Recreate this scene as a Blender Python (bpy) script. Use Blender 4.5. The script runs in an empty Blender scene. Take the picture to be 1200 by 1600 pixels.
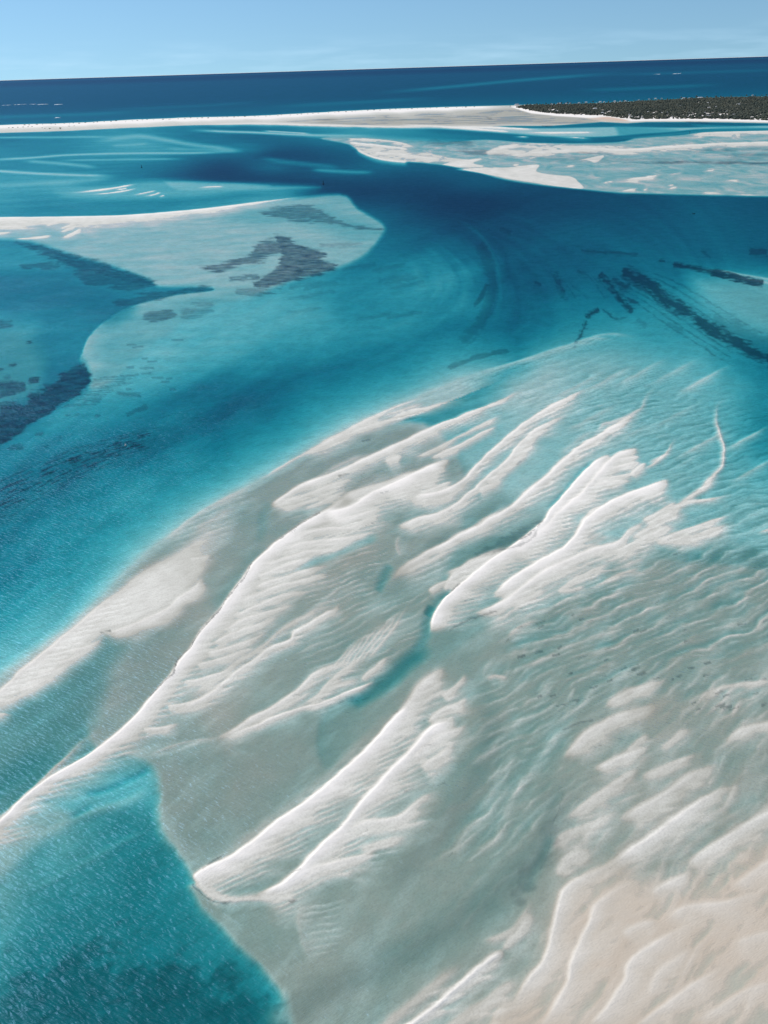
import math, random
import numpy as np
try:
    import bpy
    from mathutils import Vector, Matrix
except ImportError:
    bpy = None

# ------------------------------------------------------------------ geometry of the viewpoint
FOC, CX, CY = 1232.0, 600.0, 800.0          # pixels of a 1200 x 1600 frame
ROLL = math.radians(1.80)
HOR = 694.3                                  # horizon above the principal point (px)
PITCH = math.atan2(HOR, FOC)
CAM_H = 160.0
SUN_EL, SUN_AZ = math.radians(47), math.radians(-60)   # azimuth from +Y, negative = left
KABS = (0.98, 0.25, 0.190)                   # absorption of the lagoon water per metre

# ------------------------------------------------------------------ camera, sky, sun, exposure
def setup():
    sc = bpy.context.scene
    cam = bpy.data.cameras.new('camera'); co = bpy.data.objects.new('camera', cam); sc.collection.objects.link(co)
    cam.sensor_fit = 'VERTICAL'; cam.sensor_height = 32.0; cam.lens = FOC/1600*32.0
    cam.clip_start = 1.0; cam.clip_end = 600000.0
    cp, sp = math.cos(PITCH), math.sin(PITCH); ca, sa = math.cos(ROLL), math.sin(ROLL)
    r0 = Vector((1, 0, 0)); u0 = Vector((0, sp, cp)); f = Vector((0, cp, -sp))
    rx = r0*ca - u0*sa; uy = r0*sa + u0*ca
    M = Matrix((rx, uy, -f)).transposed().to_4x4(); M.translation = Vector((0, 0, CAM_H)); co.matrix_world = M
    sc.camera = co
    w = bpy.data.worlds.new('World'); sc.world = w; w.use_nodes = True
    nt = w.node_tree; nt.nodes.clear()
    sky = nt.nodes.new('ShaderNodeTexSky'); sky.sky_type = 'NISHITA'; sky.sun_disc = False
    sky.sun_elevation = SUN_EL; sky.sun_rotation = SUN_AZ % (2*math.pi)
    sky.altitude = 0; sky.air_density = 1.0; sky.dust_density = 0.15; sky.ozone_density = 3.0
    # a clearer, bluer tropical sky with a low bank of faint cloud far out over the sea
    tint = nt.nodes.new('ShaderNodeMix'); tint.data_type = 'RGBA'; tint.blend_type = 'MULTIPLY'; tint.inputs[0].default_value = 1.0
    tint.inputs[7].default_value = (.76, .95, 1.02, 1)
    nt.links.new(sky.outputs[0], tint.inputs[6])
    tc = nt.nodes.new('ShaderNodeTexCoord')
    lift = nt.nodes.new('ShaderNodeVectorMath'); lift.operation = 'MULTIPLY_ADD'; lift.inputs[1].default_value = (1, 1, .8); lift.inputs[2].default_value = (0, 0, .10)
    nrm = nt.nodes.new('ShaderNodeVectorMath'); nrm.operation = 'NORMALIZE'
    nt.links.new(tc.outputs['Generated'], lift.inputs[0]); nt.links.new(lift.outputs[0], nrm.inputs[0]); nt.links.new(nrm.outputs[0], sky.inputs[0])
    mp = nt.nodes.new('ShaderNodeMapping'); mp.inputs['Scale'].default_value = (11, 11, 95); nt.links.new(tc.outputs['Generated'], mp.inputs[0])
    nz = nt.nodes.new('ShaderNodeTexNoise'); nz.inputs['Scale'].default_value = 1.0; nz.inputs['Detail'].default_value = 6; nt.links.new(mp.outputs[0], nz.inputs[0])
    sx = nt.nodes.new('ShaderNodeSeparateXYZ'); nt.links.new(tc.outputs['Generated'], sx.inputs[0])
    band = nt.nodes.new('ShaderNodeMapRange'); band.inputs[1].default_value = .034; band.inputs[2].default_value = .012; nt.links.new(sx.outputs[2], band.inputs[0])
    cl = nt.nodes.new('ShaderNodeMapRange'); cl.inputs[1].default_value = .45; cl.inputs[2].default_value = .75; nt.links.new(nz.outputs[0], cl.inputs[0])
    mu = nt.nodes.new('ShaderNodeMath'); mu.operation = 'MULTIPLY'; nt.links.new(band.outputs[0], mu.inputs[0]); nt.links.new(cl.outputs[0], mu.inputs[1])
    mu2 = nt.nodes.new('ShaderNodeMath'); mu2.operation = 'MULTIPLY'; mu2.inputs[1].default_value = .32; nt.links.new(mu.outputs[0], mu2.inputs[0])
    cm = nt.nodes.new('ShaderNodeMix'); cm.data_type = 'RGBA'; cm.inputs[7].default_value = (5.6, 8.2, 10.2, 1)
    nt.links.new(mu2.outputs[0], cm.inputs[0]); nt.links.new(tint.outputs[2], cm.inputs[6])
    bg = nt.nodes.new('ShaderNodeBackground'); bg.inputs[1].default_value = .11
    nt.links.new(cm.outputs[2], bg.inputs[0])
    out = nt.nodes.new('ShaderNodeOutputWorld'); nt.links.new(bg.outputs[0], out.inputs[0])
    sl = bpy.data.lights.new('sun', 'SUN'); sl.energy = 4.4; sl.angle = math.radians(.53); sl.color = (1, .945, .865)
    so = bpy.data.objects.new('sun', sl); sc.collection.objects.link(so)
    d = Vector((math.sin(SUN_AZ)*math.cos(SUN_EL), math.cos(SUN_AZ)*math.cos(SUN_EL), math.sin(SUN_EL)))
    so.rotation_euler = (-d).to_track_quat('-Z', 'Y').to_euler(); so.location = d*300
    vs = sc.view_settings; vs.view_transform = 'Standard'; vs.look = 'None'; vs.exposure = 0.0; vs.gamma = 1.0; vs.use_curve_mapping = False
    cy = sc.cycles; cy.max_bounces = 4; cy.diffuse_bounces = 1; cy.glossy_bounces = 2; cy.transmission_bounces = 2; cy.volume_bounces = 0
    cy.transparent_max_bounces = 8; cy.caustics_reflective = False; cy.caustics_refractive = False; cy.sample_clamp_indirect = 4
    cy.use_adaptive_sampling = True; cy.adaptive_threshold = .02
    cy.use_denoising = True
    try: cy.denoiser = 'OPENIMAGEDENOISE'
    except Exception: pass
if bpy: setup()
def chart(u, v):
    """photo pixel -> survey chart (p across, q below the horizon)"""
    x = np.asarray(u, float) - CX; y = CY - np.asarray(v, float)
    c, s = math.cos(ROLL), math.sin(ROLL)
    return x*c + y*s, HOR - (-x*s + y*c)

def ground(p, q):
    """survey chart -> metres on the sea-level plane"""
    cp, sp = math.cos(PITCH), math.sin(PITCH)
    b = (HOR - q)/FOC
    dz = -sp + b*cp; dy = cp + b*sp; dx = p/FOC
    t = CAM_H/(-dz)
    return dx*t, dy*t

def uv_ground(u, v):
    p, q = chart(u, v)
    return ground(p, q)

# ------------------------------------------------------------------ noise
_rs = np.random.RandomState(7)
_PERM = _rs.permutation(256); _PERM = np.concatenate([_PERM, _PERM, _PERM])
_GA = _rs.rand(256)*2*np.pi
_GX, _GY = np.cos(_GA), np.sin(_GA)
def gnoise(x, y):
    xi = np.floor(x).astype(np.int64); yi = np.floor(y).astype(np.int64)
    xf = (x-xi).astype(np.float32); yf = (y-yi).astype(np.float32)
    xi &= 255; yi &= 255
    fx = xf*xf*xf*(xf*(xf*6-15)+10); fy = yf*yf*yf*(yf*(yf*6-15)+10)
    def g(ix, iy, dx, dy):
        h = _PERM[_PERM[ix]+iy]
        return _GX[h]*dx + _GY[h]*dy
    a = g(xi, yi, xf, yf); b = g(xi+1, yi, xf-1, yf)
    c = g(xi, yi+1, xf, yf-1); d = g(xi+1, yi+1, xf-1, yf-1)
    a = a+(b-a)*fx; c = c+(d-c)*fx
    return (a+(c-a)*fy)*1.5
def fbm(x, y, o=4, seed=0):
    r = 0; a = 1.0; t = 0
    for k in range(o):
        r = r + a*gnoise(x*2**k + 17.3*k + seed*31.7, y*2**k + 9.1*k + seed*13.9); t += a; a *= .5
    return r/t
def sst(a, b, x):
    t = np.clip((x-a)/(b-a), 0, 1); return t*t*(3-2*t)

def smooth_line(pts, n=6):
    P = np.array(pts, float)
    if len(P) < 3: return P
    E = np.vstack([2*P[0]-P[1], P, 2*P[-1]-P[-2]]); out = []
    for i in range(1, len(E)-2):
        p0, p1, p2, p3 = E[i-1:i+3]
        for t in np.linspace(0, 1, n, endpoint=False):
            out.append(.5*((2*p1)+(-p0+p2)*t+(2*p0-5*p1+4*p2-p3)*t*t+(-p0+3*p1-3*p2+p3)*t**3))
    out.append(P[-1]); return np.array(out)

# ------------------------------------------------------------------ the survey grid
def axis(segs):
    out = []
    for a, b, st in segs:
        n = max(2, int(round((b-a)/st))); out += list(np.linspace(a, b, n, endpoint=False))
    out.append(segs[-1][1]); return np.array(out)

class Map:
    """F > 0: sand above sea level (m); F < 0: optical thickness of the water over the bed.
       masks: tan (tan wet sand), grass (sea grass, wrack), pink"""
    def __init__(s, scale=1.0):
        s.p = axis([(-980, -640, 9*scale), (-640, 640, 1.75*scale), (640, 980, 9*scale)])
        s.q = axis([(14, 60, 1.5*scale), (60, 240, 1.0*scale), (240, 700, 1.6*scale), (700, 1560, 1.85*scale), (1560, 1900, 9*scale)])
        s.P, s.Q = np.meshgrid(s.p, s.q)
        s.X, s.Y = ground(s.P, s.Q)
        # organic warp of everything that is traced (metres based -> natural size at every distance)
        pxm = FOC/np.hypot(np.hypot(s.X, s.Y), CAM_H)
        s.pxm = pxm                           # px per metre across the line of sight
        n1 = fbm(s.X/14, s.Y/14, 4, 1); n2 = fbm(s.X/14, s.Y/14, 4, 2)
        amp = 1.5*pxm
        fore = CAM_H/np.hypot(np.hypot(s.X, s.Y), CAM_H)
        s.PW = s.P + n1*amp; s.QW = s.Q + n2*amp*np.maximum(fore, .25)*.8
        s.F = np.zeros_like(s.P)
        s.tan = np.zeros_like(s.P); s.grass = np.zeros_like(s.P); s.pink = np.zeros_like(s.P)
    def box(s, P, m):
        i0 = np.searchsorted(s.q, P[:,1].min()-m); i1 = np.searchsorted(s.q, P[:,1].max()+m)
        j0 = np.searchsorted(s.p, P[:,0].min()-m); j1 = np.searchsorted(s.p, P[:,0].max()+m)
        return slice(i0, i1), slice(j0, j1)
    def pts(s, uv, n=6):
        P = smooth_line(uv, n); a, b = chart(P[:,0], P[:,1]); return np.stack([a, b], 1)
    def rbf(s, ctrl):
        """smooth field through control points (u,v,value)"""
        C = np.array(ctrl, float)
        def sc(u, v):
            return np.stack([u*.8, 520*np.log(np.maximum(v-60, 20)/100.)], -1)
        A = sc(C[:,0], C[:,1])
        D = np.sqrt(((A[:,None]-A[None])**2).sum(-1)+15**2)
        n = len(C); M = np.zeros((n+1, n+1)); M[:n,:n] = -D + np.eye(n)*3; M[:n,n] = M[n,:n] = 1
        w = np.linalg.solve(M, np.append(C[:,2], 0))
        gp = np.linspace(-640, 640, 129); gq = np.concatenate([np.linspace(14, 240, 80), np.linspace(245, 1560, 150)])
        GP, GQ = np.meshgrid(gp, gq)
        c, sn = math.cos(ROLL), math.sin(ROLL)
        yy = HOR-GQ; U = CX + GP*c - yy*sn; V = CY - (GP*sn + yy*c)
        U = np.clip(U, 0, 1200); V = np.clip(V, 150, 1600)
        B = sc(U, V).reshape(-1, 2); out = np.empty(len(B))
        for k in range(0, len(B), 4000):
            out[k:k+4000] = -np.sqrt(((B[k:k+4000,None]-A[None])**2).sum(-1)+15**2) @ w[:n] + w[n]
        out = out.reshape(GP.shape)
        # bilinear
        fi = np.interp(np.clip(s.QW, gq[0], gq[-1]), gq, np.arange(len(gq))); fj = np.interp(np.clip(s.PW, gp[0], gp[-1]), gp, np.arange(len(gp)))
        i = np.minimum(fi.astype(int), len(gq)-2); j = np.minimum(fj.astype(int), len(gp)-2)
        a = fi-i; b = fj-j
        return (out[i,j]*(1-b)+out[i,j+1]*b)*(1-a)+(out[i+1,j]*(1-b)+out[i+1,j+1]*b)*a
    def line(s, uv, m, warp=1.0, n=6):
        """(slices, signed distance [neg = upper-left of an up-right line], along 0..1, length)"""
        P = s.pts(uv, n); sl = s.box(P, m+6)
        X = s.P[sl]+(s.PW[sl]-s.P[sl])*warp; Y = s.Q[sl]+(s.QW[sl]-s.Q[sl])*warp
        best = np.full(X.shape, 1e9); sg = np.zeros(X.shape); al = np.zeros(X.shape)
        L = np.hypot(*np.diff(P, axis=0).T); cum = np.concatenate([[0], np.cumsum(L)])
        for k in range(len(P)-1):
            ax, ay = P[k]; dx, dy = P[k+1]-P[k]
            if L[k] < 1e-6: continue
            t = ((X-ax)*dx+(Y-ay)*dy)/L[k]**2; tc = np.clip(t, 0, 1)
            ex = X-ax-tc*dx; ey = Y-ay-tc*dy; d = np.hypot(ex, ey)
            c = dx*(Y-ay)-dy*(X-ax)
            up = d < best
            best = np.where(up, d, best); sg = np.where(up, np.sign(c), sg); al = np.where(up, cum[k]+tc*L[k], al)
        return sl, best*sg, al/cum[-1], cum[-1]
    def ridge(s, uv, h, wl, wr, pr=1.6, t0=.12, t1=.12, warp=1.0, wl0=None, wr0=None, feather=1.0, skirt=1.0):
        """sand ridge: steep on the upper-left side over wl px, easing down over wr px on the other.
           wl0/wr0: widths at the start of the line"""
        wl0 = wl if wl0 is None else wl0; wr0 = wr if wr0 is None else wr0
        sl, d, t, L = s.line(uv, max(1.8*wl, 4*wr, 1.8*wl0, 4*wr0), warp)
        WL = .95*(wl0+(wl-wl0)*t); WR = (wr0+(wr-wr0)*t); WR = np.where(WR < 12, 1.6*WR, 19.2+(WR-12)*.95)
        sd = float(uv[0][0]*.37+uv[0][1]*.11) % 97
        wob = fbm((t*L-d*1.3)/42+sd, d/240+sd, 2, 7); wob2 = fbm((t*L-d*2.2)/36+sd, d/90-sd, 2, 8)
        WR = WR*(1+.5*wob+.2*wob2); WL = WL*(1+.3*wob)
        w = np.where(d < 0, np.clip(1+d/WL, 0, 1)**1.25, np.clip(1-d/WR, 0, 1)**(pr*2.7))
        tp = np.ones_like(t)
        if t0 > 0: tp = tp*sst(0, t0, t)
        if t1 > 0: tp = tp*sst(0, t1, 1-t)
        w = w*tp; h = h*(1+.35*wob*np.sign(h))
        F = s.F[sl]
        # a long, barely wet skirt on the lee side
        SK = WR*1.75; x2 = np.clip(1-d/SK, 0, 1); w2 = np.where(d < 0, np.clip(1+d/(WL*1.5), 0, 1), x2*x2*(3-2*x2))*tp*skirt
        F2 = F*(1-w2)+(.12*x2-.05)*w2
        s.F[sl] = np.maximum(np.maximum(F, F*(1-w)+h*w), np.where((np.max(h) > .2) & (w2 > 0), F2, -99))
        # feathered ripples running off the lee side, oblique to the crest
        if feather > 0 and max(wr, wr0) >= 9:
            lam = 2.3*float(np.median(s.pxm[sl][w > .3])) if (w > .3).any() else 8.0; lam *= .85+.25*math.sin(sd); an = math.radians(17+6*math.sin(sd*3))
            cc = (s.P[sl]*math.sin(an)+s.Q[sl]*math.cos(an))/lam + .55*fbm(s.X[sl]/13+sd, s.Y[sl]/13, 3, 15) + .18*fbm(s.X[sl]/3+sd, s.Y[sl]/3, 2, 16)
            fr = cc-np.floor(cc); rp = np.where(fr < .22, fr/.22, (1-(fr-.22)/.78)**1.2)-.42
            ex = np.clip(1-d/(WR*1.35), 0, 1)
            env = np.where(d > 0, ex*(1-ex**3)*1.7, 0)*tp*np.clip(.7+1.2*fbm((t*L)/30+sd, d/40, 2, 17), 0, 1.5)
            k = rp*env*feather*1.05
            s.F[sl] += k*(.07+.12*np.clip(h, 0, 1)); s.tan[sl] = np.clip(s.tan[sl]-k*1.0, 0, 1)
        # clean, mobile sand on the ridge and its lee; fines stay in the hollows
        cl = np.where(d < 0, np.clip(1+d/(WL*1.3), 0, 1), np.clip(1-d/(WR*1.9), 0, 1)**.9)*tp*np.clip(.35+np.max(h), .15, .9)
        s.tan[sl] = np.minimum(s.tan[sl], np.maximum(s.tan[sl]*(1-.75*cl), .40)); s.pink[sl] *= 1-.4*cl; s.grass[sl] *= 1-.8*np.clip(cl*1.6, 0, 1)
    def poly(s, uv, fe, warp=1.0, smooth=4, raw=False):
        """soft inside mask of a closed outline; fe = feather px"""
        cl = list(uv)+[uv[0]]
        P = s.pts(cl, smooth) if smooth > 1 else s.pts(cl, 1)
        sl = s.box(P, fe+6)
        X = s.P[sl]+(s.PW[sl]-s.P[sl])*warp; Y = s.Q[sl]+(s.QW[sl]-s.Q[sl])*warp
        ins = np.zeros(X.shape, bool); best = np.full(X.shape, 1e9)
        for k in range(len(P)-1):
            (ax, ay), (bx, by) = P[k], P[k+1]
            dx, dy = bx-ax, by-ay; l2 = dx*dx+dy*dy
            if l2 < 1e-9: continue
            t = np.clip(((X-ax)*dx+(Y-ay)*dy)/l2, 0, 1)
            best = np.minimum(best, np.hypot(X-ax-t*dx, Y-ay-t*dy))
            c = (ay > Y) != (by > Y)
            with np.errstate(divide='ignore', invalid='ignore'):
                ins ^= c & (X < (bx-ax)*(Y-ay)/(by-ay)+ax)
        sd = np.where(ins, best, -best)
        if raw: return sl, sd
        return sl, sst(-fe*.5, fe*.5, sd)
    def area(s, uv, val, fe, a=1.0, warp=1.0, smooth=4, field='F'):
        sl, m = s.poly(uv, fe, warp, smooth); m = m*a
        A = getattr(s, field); A[sl] = A[sl]*(1-m)+val*m
    def streak(s, uv, val, w, a=1.0, t0=.15, t1=.15, warp=1.0, field='F', soft=1.0):
        sl, d, t, L = s.line(uv, w, warp)
        m = np.clip(1-np.abs(d)/w, 0, 1); m = m*m*(3-2*m) if soft == 1 else np.clip(m/soft, 0, 1)
        if t0 > 0: m = m*sst(0, t0, t)
        if t1 > 0: m = m*sst(0, t1, 1-t)
        A = getattr(s, field); m = m*a; A[sl] = A[sl]*(1-m)+val*m
    def patch(s, uv, fe, a=1.0, nscale=6.0, thr=-.35, seed=3, stretch=1.0, warp=1.0):
        """dark growth inside an outline, ragged and broken up by noise"""
        sl, sd = s.poly(uv, fe+12, warp, raw=True)
        k = nscale/6.0; X = s.X[sl]/stretch; Y = s.Y[sl]
        n = fbm(X/nscale/2.2, Y/nscale/2.2, 6, seed); n2 = fbm(X/nscale/.8+3, Y/nscale/.8, 4, seed+1)
        am = 2+fe*.9
        val = sd + n*am*1.6 + n2*am*.7
        m = sst(-fe*.35-.8, fe*.35+.8, val)
        hole = sst(thr-.25, thr+.1, n*.7+n2*.5+np.clip(sd/60, 0, .3))
        m = m*(.25+.75*hole)*a*(.82+.5*n2)
        s.grass[sl] = np.maximum(s.grass[sl], np.clip(m, 0, 1))
    def weed(s, uv, w, a=1.0, nscale=4.0, thr=-.1, seed=5, t0=.1, t1=.1, stretch=1.0):
        """dark growth strung out along a line"""
        w = w*1.5
        sl, d, t, L = s.line(uv, w, 1.6)
        m = np.clip(1-np.abs(d)/w, 0, 1)
        n = .6*fbm(t*L/26+seed, d/max(3.0, w*.5), 4, seed) + .6*fbm(s.X[sl]/nscale/stretch, s.Y[sl]/nscale, 4, seed+1)
        if t0 > 0: m = m*sst(0, t0, t)
        if t1 > 0: m = m*sst(0, t1, 1-t)
        m = sst(thr-.25, thr+.4, n+(m-.62)*.9)*sst(0, .35, m)*a
        s.grass[sl] = np.maximum(s.grass[sl], m)
# ------------------------------------------------------------------ the lie of the sand, surveyed from the photograph
BASE = [
(0,215,1.39),(100,225,1.1),(200,222,0.6),(300,215,1.39),(400,215,1.83),(450,205,1.3),(550,210,0.8),(500,230,1.95),
(0,235,1.1),(100,240,1.1),(250,232,0.72),(400,235,1.46),(0,260,1.03),(100,265,1.03),(200,262,1.24),(280,258,1.69),(350,262,3.05),(420,240,2.68),(480,245,2.68),(540,255,2.2),(420,260,1.55),(520,268,1.83),(590,262,1.71),
(0,280,0.72),(100,290,0.6),(0,305,0.72),(60,320,1.1),(200,320,1.1),(300,315,1.03),(400,305,0.9),(450,300,1.1),
(330,275,3.05),(400,280,2.93),(450,285,2.93),(500,290,2.93),(560,300,3.05),(600,295,2.93),(650,300,3.05),(700,310,3.29),(760,315,3.29),(640,275,2.44),(700,275,2.2),(750,290,2.32),(800,300,2.68),(850,310,2.68),(900,320,2.56),(1000,320,2.32),(1100,330,1.95),(1200,325,2.2),
(600,330,2.05),(650,345,2.25),(720,350,2.66),(800,345,2.46),(900,350,2.05),(1000,360,1.95),(1100,365,1.85),(1200,370,1.95),
(560,340,1.54),(600,370,1.54),(650,390,1.54),(700,380,1.85),(760,380,2.25),(820,400,2.15),(900,390,2.05),(1000,400,1.74),(1100,400,1.64),(1200,400,1.95),
(560,420,1.2),(620,420,1.2),(680,430,0.95),(720,420,1.1),(755,430,1.54),(790,440,1.95),(850,450,1.95),(900,440,1.74),(960,450,1.54),(1050,430,1.3),(1150,430,0.9),
(400,480,0.6),(460,480,0.75),(560,470,1.05),(640,480,0.95),(700,480,1),(740,480,1.15),(770,490,1.6),(820,490,1.8),(880,480,1.43),(930,470,1.44),
(300,500,0.45),(220,520,0.4),(400,530,0.75),(500,520,0.9),(600,520,1),(680,520,1.15),(740,530,1.6),(800,540,1.4),(860,515,1.2),
(160,560,0.42),(250,570,0.5),(330,570,0.825),(400,580,1.21),(500,570,1.3),(600,560,1.3),(700,565,1.4),
(180,620,0.935),(250,620,1.21),(330,620,1.72),(420,630,1.95),(500,610,2.07),(560,610,1.84),(620,600,1.2),
(100,660,0.968),(200,660,1.23),(300,670,1.56),(380,680,1.72),(420,680,1.32),(480,670,0.95),
(30,700,1.23),(100,720,1.56),(200,700,1.66),(260,690,1.47),(300,710,1.06),(380,730,0.935),
(0,760,1.52),(60,770,1.4),(120,750,1.47),(200,750,0.968),(300,760,0.88),
(0,830,1.41),(50,830,1.23),(120,820,1.1),(200,820,0.88),
(0,900,1.32),(60,900,1.04),(120,900,0.825),(0,960,0.935),(60,960,0.6),(0,1010,0.5),
(1000,480,1),(950,510,0.85),(1000,520,0.8),(1050,520,0.9),(1100,500,0.9),(1150,480,0.6),(1200,450,0.45),(1200,500,0.8),(1200,560,1.3),(1150,560,1),(1100,560,0.544),
(900,540,0.5),(850,560,0.306),(950,560,0.306),(1050,580,0.408),(1150,600,0.544),(1200,620,1),
(800,600,0.238),(900,600,0.272),(1000,620,0.34),(1100,640,0.408),(1200,670,1.1),(1150,680,0.544),
(850,680,0.238),(950,640,0.272),(1050,700,0.306),(1150,750,0.408),(1200,740,0.544),(1200,800,0.272),
(500,740,0.15),(600,720,0.15),(700,760,0.18),(800,760,0.17),(850,720,0.238),(780,830,0.25),(650,850,0.2),
(100,1100,0.3),(200,1020,0.2),(150,1100,0.2),(60,1150,0.45),(30,1200,0.7),(80,1180,0.6),(300,900,0.15),(0,1130,0.3),
(400,1180,0.13),(350,1250,0.14),(500,1150,0.2),(420,1080,0.13),(300,1150,0.13),
(700,1250,0.09),(760,1150,0.14),(800,1300,0.11),(700,1350,0.12),(600,1420,0.12),(500,1480,0.15),
(900,900,0.15),(1000,900,0.18),(1100,870,0.25),(1200,880,0.3),(900,1000,0.15),(1050,1000,0.14),(1200,1000,0.1),(850,1100,0.15),
(1000,1250,0.02),(1100,1200,0.04),(1150,1350,0.02),(1000,1450,0.01),(1150,1500,0),(900,1550,0.02),(1200,1600,0),
(100,1300,0.4),(200,1300,0.868),(250,1350,0.924),(100,1400,0.84),(200,1450,1.01),(300,1500,1.04),(50,1500,1.01),(150,1580,1.12),(350,1560,1.09),(420,1580,1.04),(0,1360,0.3),
]
NW_EDGE = [(-300,1290),(-120,1150),(0,1058),(60,1012),(120,968),(180,910),(240,855),(300,808),(360,773),(420,742),(480,703),(540,668),(600,641),(660,617),(720,592),(800,557),(860,530),(905,512)]

def paint(m):
    m.F[:] = -m.rbf(BASE)
    # ---- open sea beyond the spit
    sl, w = m.poly([(-600,120),(-600,216),(0,199),(200,191),(400,184),(600,173),(760,166),(1000,160),(1800,140),(1800,60),(600,90)], 3, .2, 1)
    q = m.Q[sl]; sea = -(1.5+.8*sst(80, 40, q))
    m.F[sl] = m.F[sl]*(1-w)+sea*w
    for uv, v, wd in (([(-100,186),(60,181),(150,178),(260,172)], -1.3, 5), ([(150,172),(300,166),(430,158)], -1.7, 4), ([(560,148),(700,136),(830,124),(1000,112)], -1.1, 4.5),
                      ([(880,142),(1000,138),(1150,131)], -1.5, 5), ([(930,118),(1060,114),(1260,108)], -1.7, 4), ([(400,168),(560,160),(700,152)], -1.5, 5)):
        m.streak(uv, v, wd, .8, .3, .3, .6)
    # ---- upper-left lagoon: pale sand waves under blue water
    for uv, v, wd, a in (
        ([(-40,215),(60,214.5),(190,213.5)], -.7, 2.2, .8),
        ([(140,222),(190,215),(222,213),(260,219),(300,226),(345,231),(388,236)], -.55, 5, .75),
        ([(390,237),(300,239),(200,239.5),(110,242),(40,247),(-60,252)], -.45, 2.6, .9),
        ([(250,232),(310,234),(385,236)], -.55, 4, .6),
        ([(170,228),(210,226),(235,224)], -.6, 2, .7),
        ([(80,250),(180,249.5),(300,247.5)], -.75, 2.2, .8),
        ([(30,251),(90,255),(160,262)], -.7, 3.6, .8),
        ([(-60,263),(40,270),(120,273.5),(190,274.5)], -.35, 3.2, .95),
        ([(-40,292),(60,286),(140,281),(190,276)], -.75, 5, .7),
        ([(280,202),(340,205),(400,207),(480,211),(600,213)], -.3, 3, .9),
        ([(405,204),(440,206),(490,209)], -.05, 1.6, .9),
        ([(480,264),(540,268),(590,269)], -1.0, 4, .7),
        ([(400,245),(450,253),(540,262)], -1.2, 5, .5)):
        m.streak(uv, v*.55, wd*1.35, min(1, a*1.15), .2, .2, .5)
    m.area([(85,300),(150,290),(220,282),(260,281),(330,284),(420,287),(500,292),(440,300),(380,302),(300,309),(200,312),(110,308)], -.42, 14, .9, .5)
    m.area([(255,283),(330,284),(420,289),(400,294),(340,296),(280,297)], -.25, 6, .7, .5)
    for uv, h, wl, wr in (([(100,302),(135,299),(175,294),(217,286.5)], .5, 1.6, 3), ([(132,304),(165,302),(195,298),(217,293)], .45, 1.3, 2.4),
                          ([(178,297),(200,293.5)], .4, 1, 2), ([(204,305),(225,301.5),(246,297)], .4, 1.2, 2.2), ([(222,307),(240,304),(253,299.5)], .4, 1.2, 2.2),
                          ([(246,308),(258,304.5)], .3, 1.2, 2), ([(305,293),(330,291.5),(352,291)], .25, 1, 2.2)):
        m.ridge(uv, h, wl, wr*.9, 1.0, .5, .2, .9, feather=0, skirt=.3)
    # ---- flat behind the long bar
    flat = [(-300,345),(0,343),(200,340),(300,334),(420,318),(530,302),(560,325),(600,350),(597,368),(575,395),(545,412),(500,427),(450,441),(395,462),(345,474),(300,492),(262,520),(225,545),(180,590),(150,606),(137,600),(136,580),(123,562),(130,543),(140,522),(163,500),(200,478),(268,460),(330,453),(318,447),(250,446),(235,436),(205,424),(160,410),(112,397),(62,381),(0,373),(-300,376)]
    m.area(flat, -.17, 10, .92)
    m.area([(150,510),(200,485),(300,462),(400,462),(480,470),(520,500),(420,540),(330,570),(250,595),(150,604)], -.5, 60, .7)
    m.area([(330,340),(430,322),(500,325),(580,350),(600,362),(560,372),(470,352),(400,350)], -.5, 18, .55)
    m.streak([(180,385),(280,392),(380,420),(300,430)], -.2, 16, .5); m.streak([(430,350),(500,375),(560,392)], -.2, 14, .7)
    m.area([(200,360),(300,350),(400,380),(330,405),(250,385)], .6, 24, .45, field='tan')
    # left lagoon with weed
    lag = [(-300,378),(0,376),(60,383),(110,399),(160,412),(205,426),(235,438),(250,448),(320,449),(328,453),(268,461),(200,479),(163,501),(140,523),(130,544),(123,562),(136,580),(137,598),(112,620),(62,652),(0,688),(-200,760)]
    m.area(lag, -1.25, 5, .95)
    m.area([(-200,380),(40,384),(90,405),(70,420),(-200,425)], -.8, 16, .7)
    m.area([(-200,440),(60,430),(200,470),(170,500),(90,480),(-200,470)], -1.7, 40, .6)
    m.area([(-300,500),(30,500),(55,530),(70,575),(40,640),(-300,700)], -.55, 45, .8)
    m.area([(-100,500),(50,520),(70,590),(30,640),(-200,700)], .7, 50, .8, field='tan')
    m.area([(80,560),(125,560),(137,598),(112,620),(62,652),(0,688),(0,640),(60,610)], -1.5, 22, .8)
    for k, uv in enumerate(([(20,374),(62,381),(112,397),(160,410),(205,424),(245,442),(225,447),(170,432),(110,415),(60,396)], [(110,420),(170,425),(230,440),(215,450),(140,445)], [(175,470),(240,455),(320,449),(328,453),(268,461),(200,479)],
               [(30,412),(90,410),(80,420),(40,420)], [(-20,500),(18,500),(15,512),(-20,513)])):
        m.patch(uv, 4, .62 if k else .75, 7, -.22+.1*(k==1), 3+k, 1.7)
    for k, uv in enumerate(([(75,600),(125,565),(138,580),(137,598),(112,620),(62,652),(0,690),(-40,700),(-40,650),(20,640)], [(-40,600),(35,592),(30,612),(-40,625)], [(42,612),(75,610),(74,622),(45,622)], [(0,632),(36,630),(34,642),(0,645)],
               [(45,590),(58,588),(56,596),(44,596)], [(70,600),(88,596),(86,603),(72,604)], [(-10,575),(5,573),(4,578),(-10,578)], [(15,568),(24,567),(22,571),(15,571)], [(40,531),(50,530),(48,534),(40,534)])):
        m.patch(uv, 4, .97, 6, -.5, 13+k, 1.8)
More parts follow.
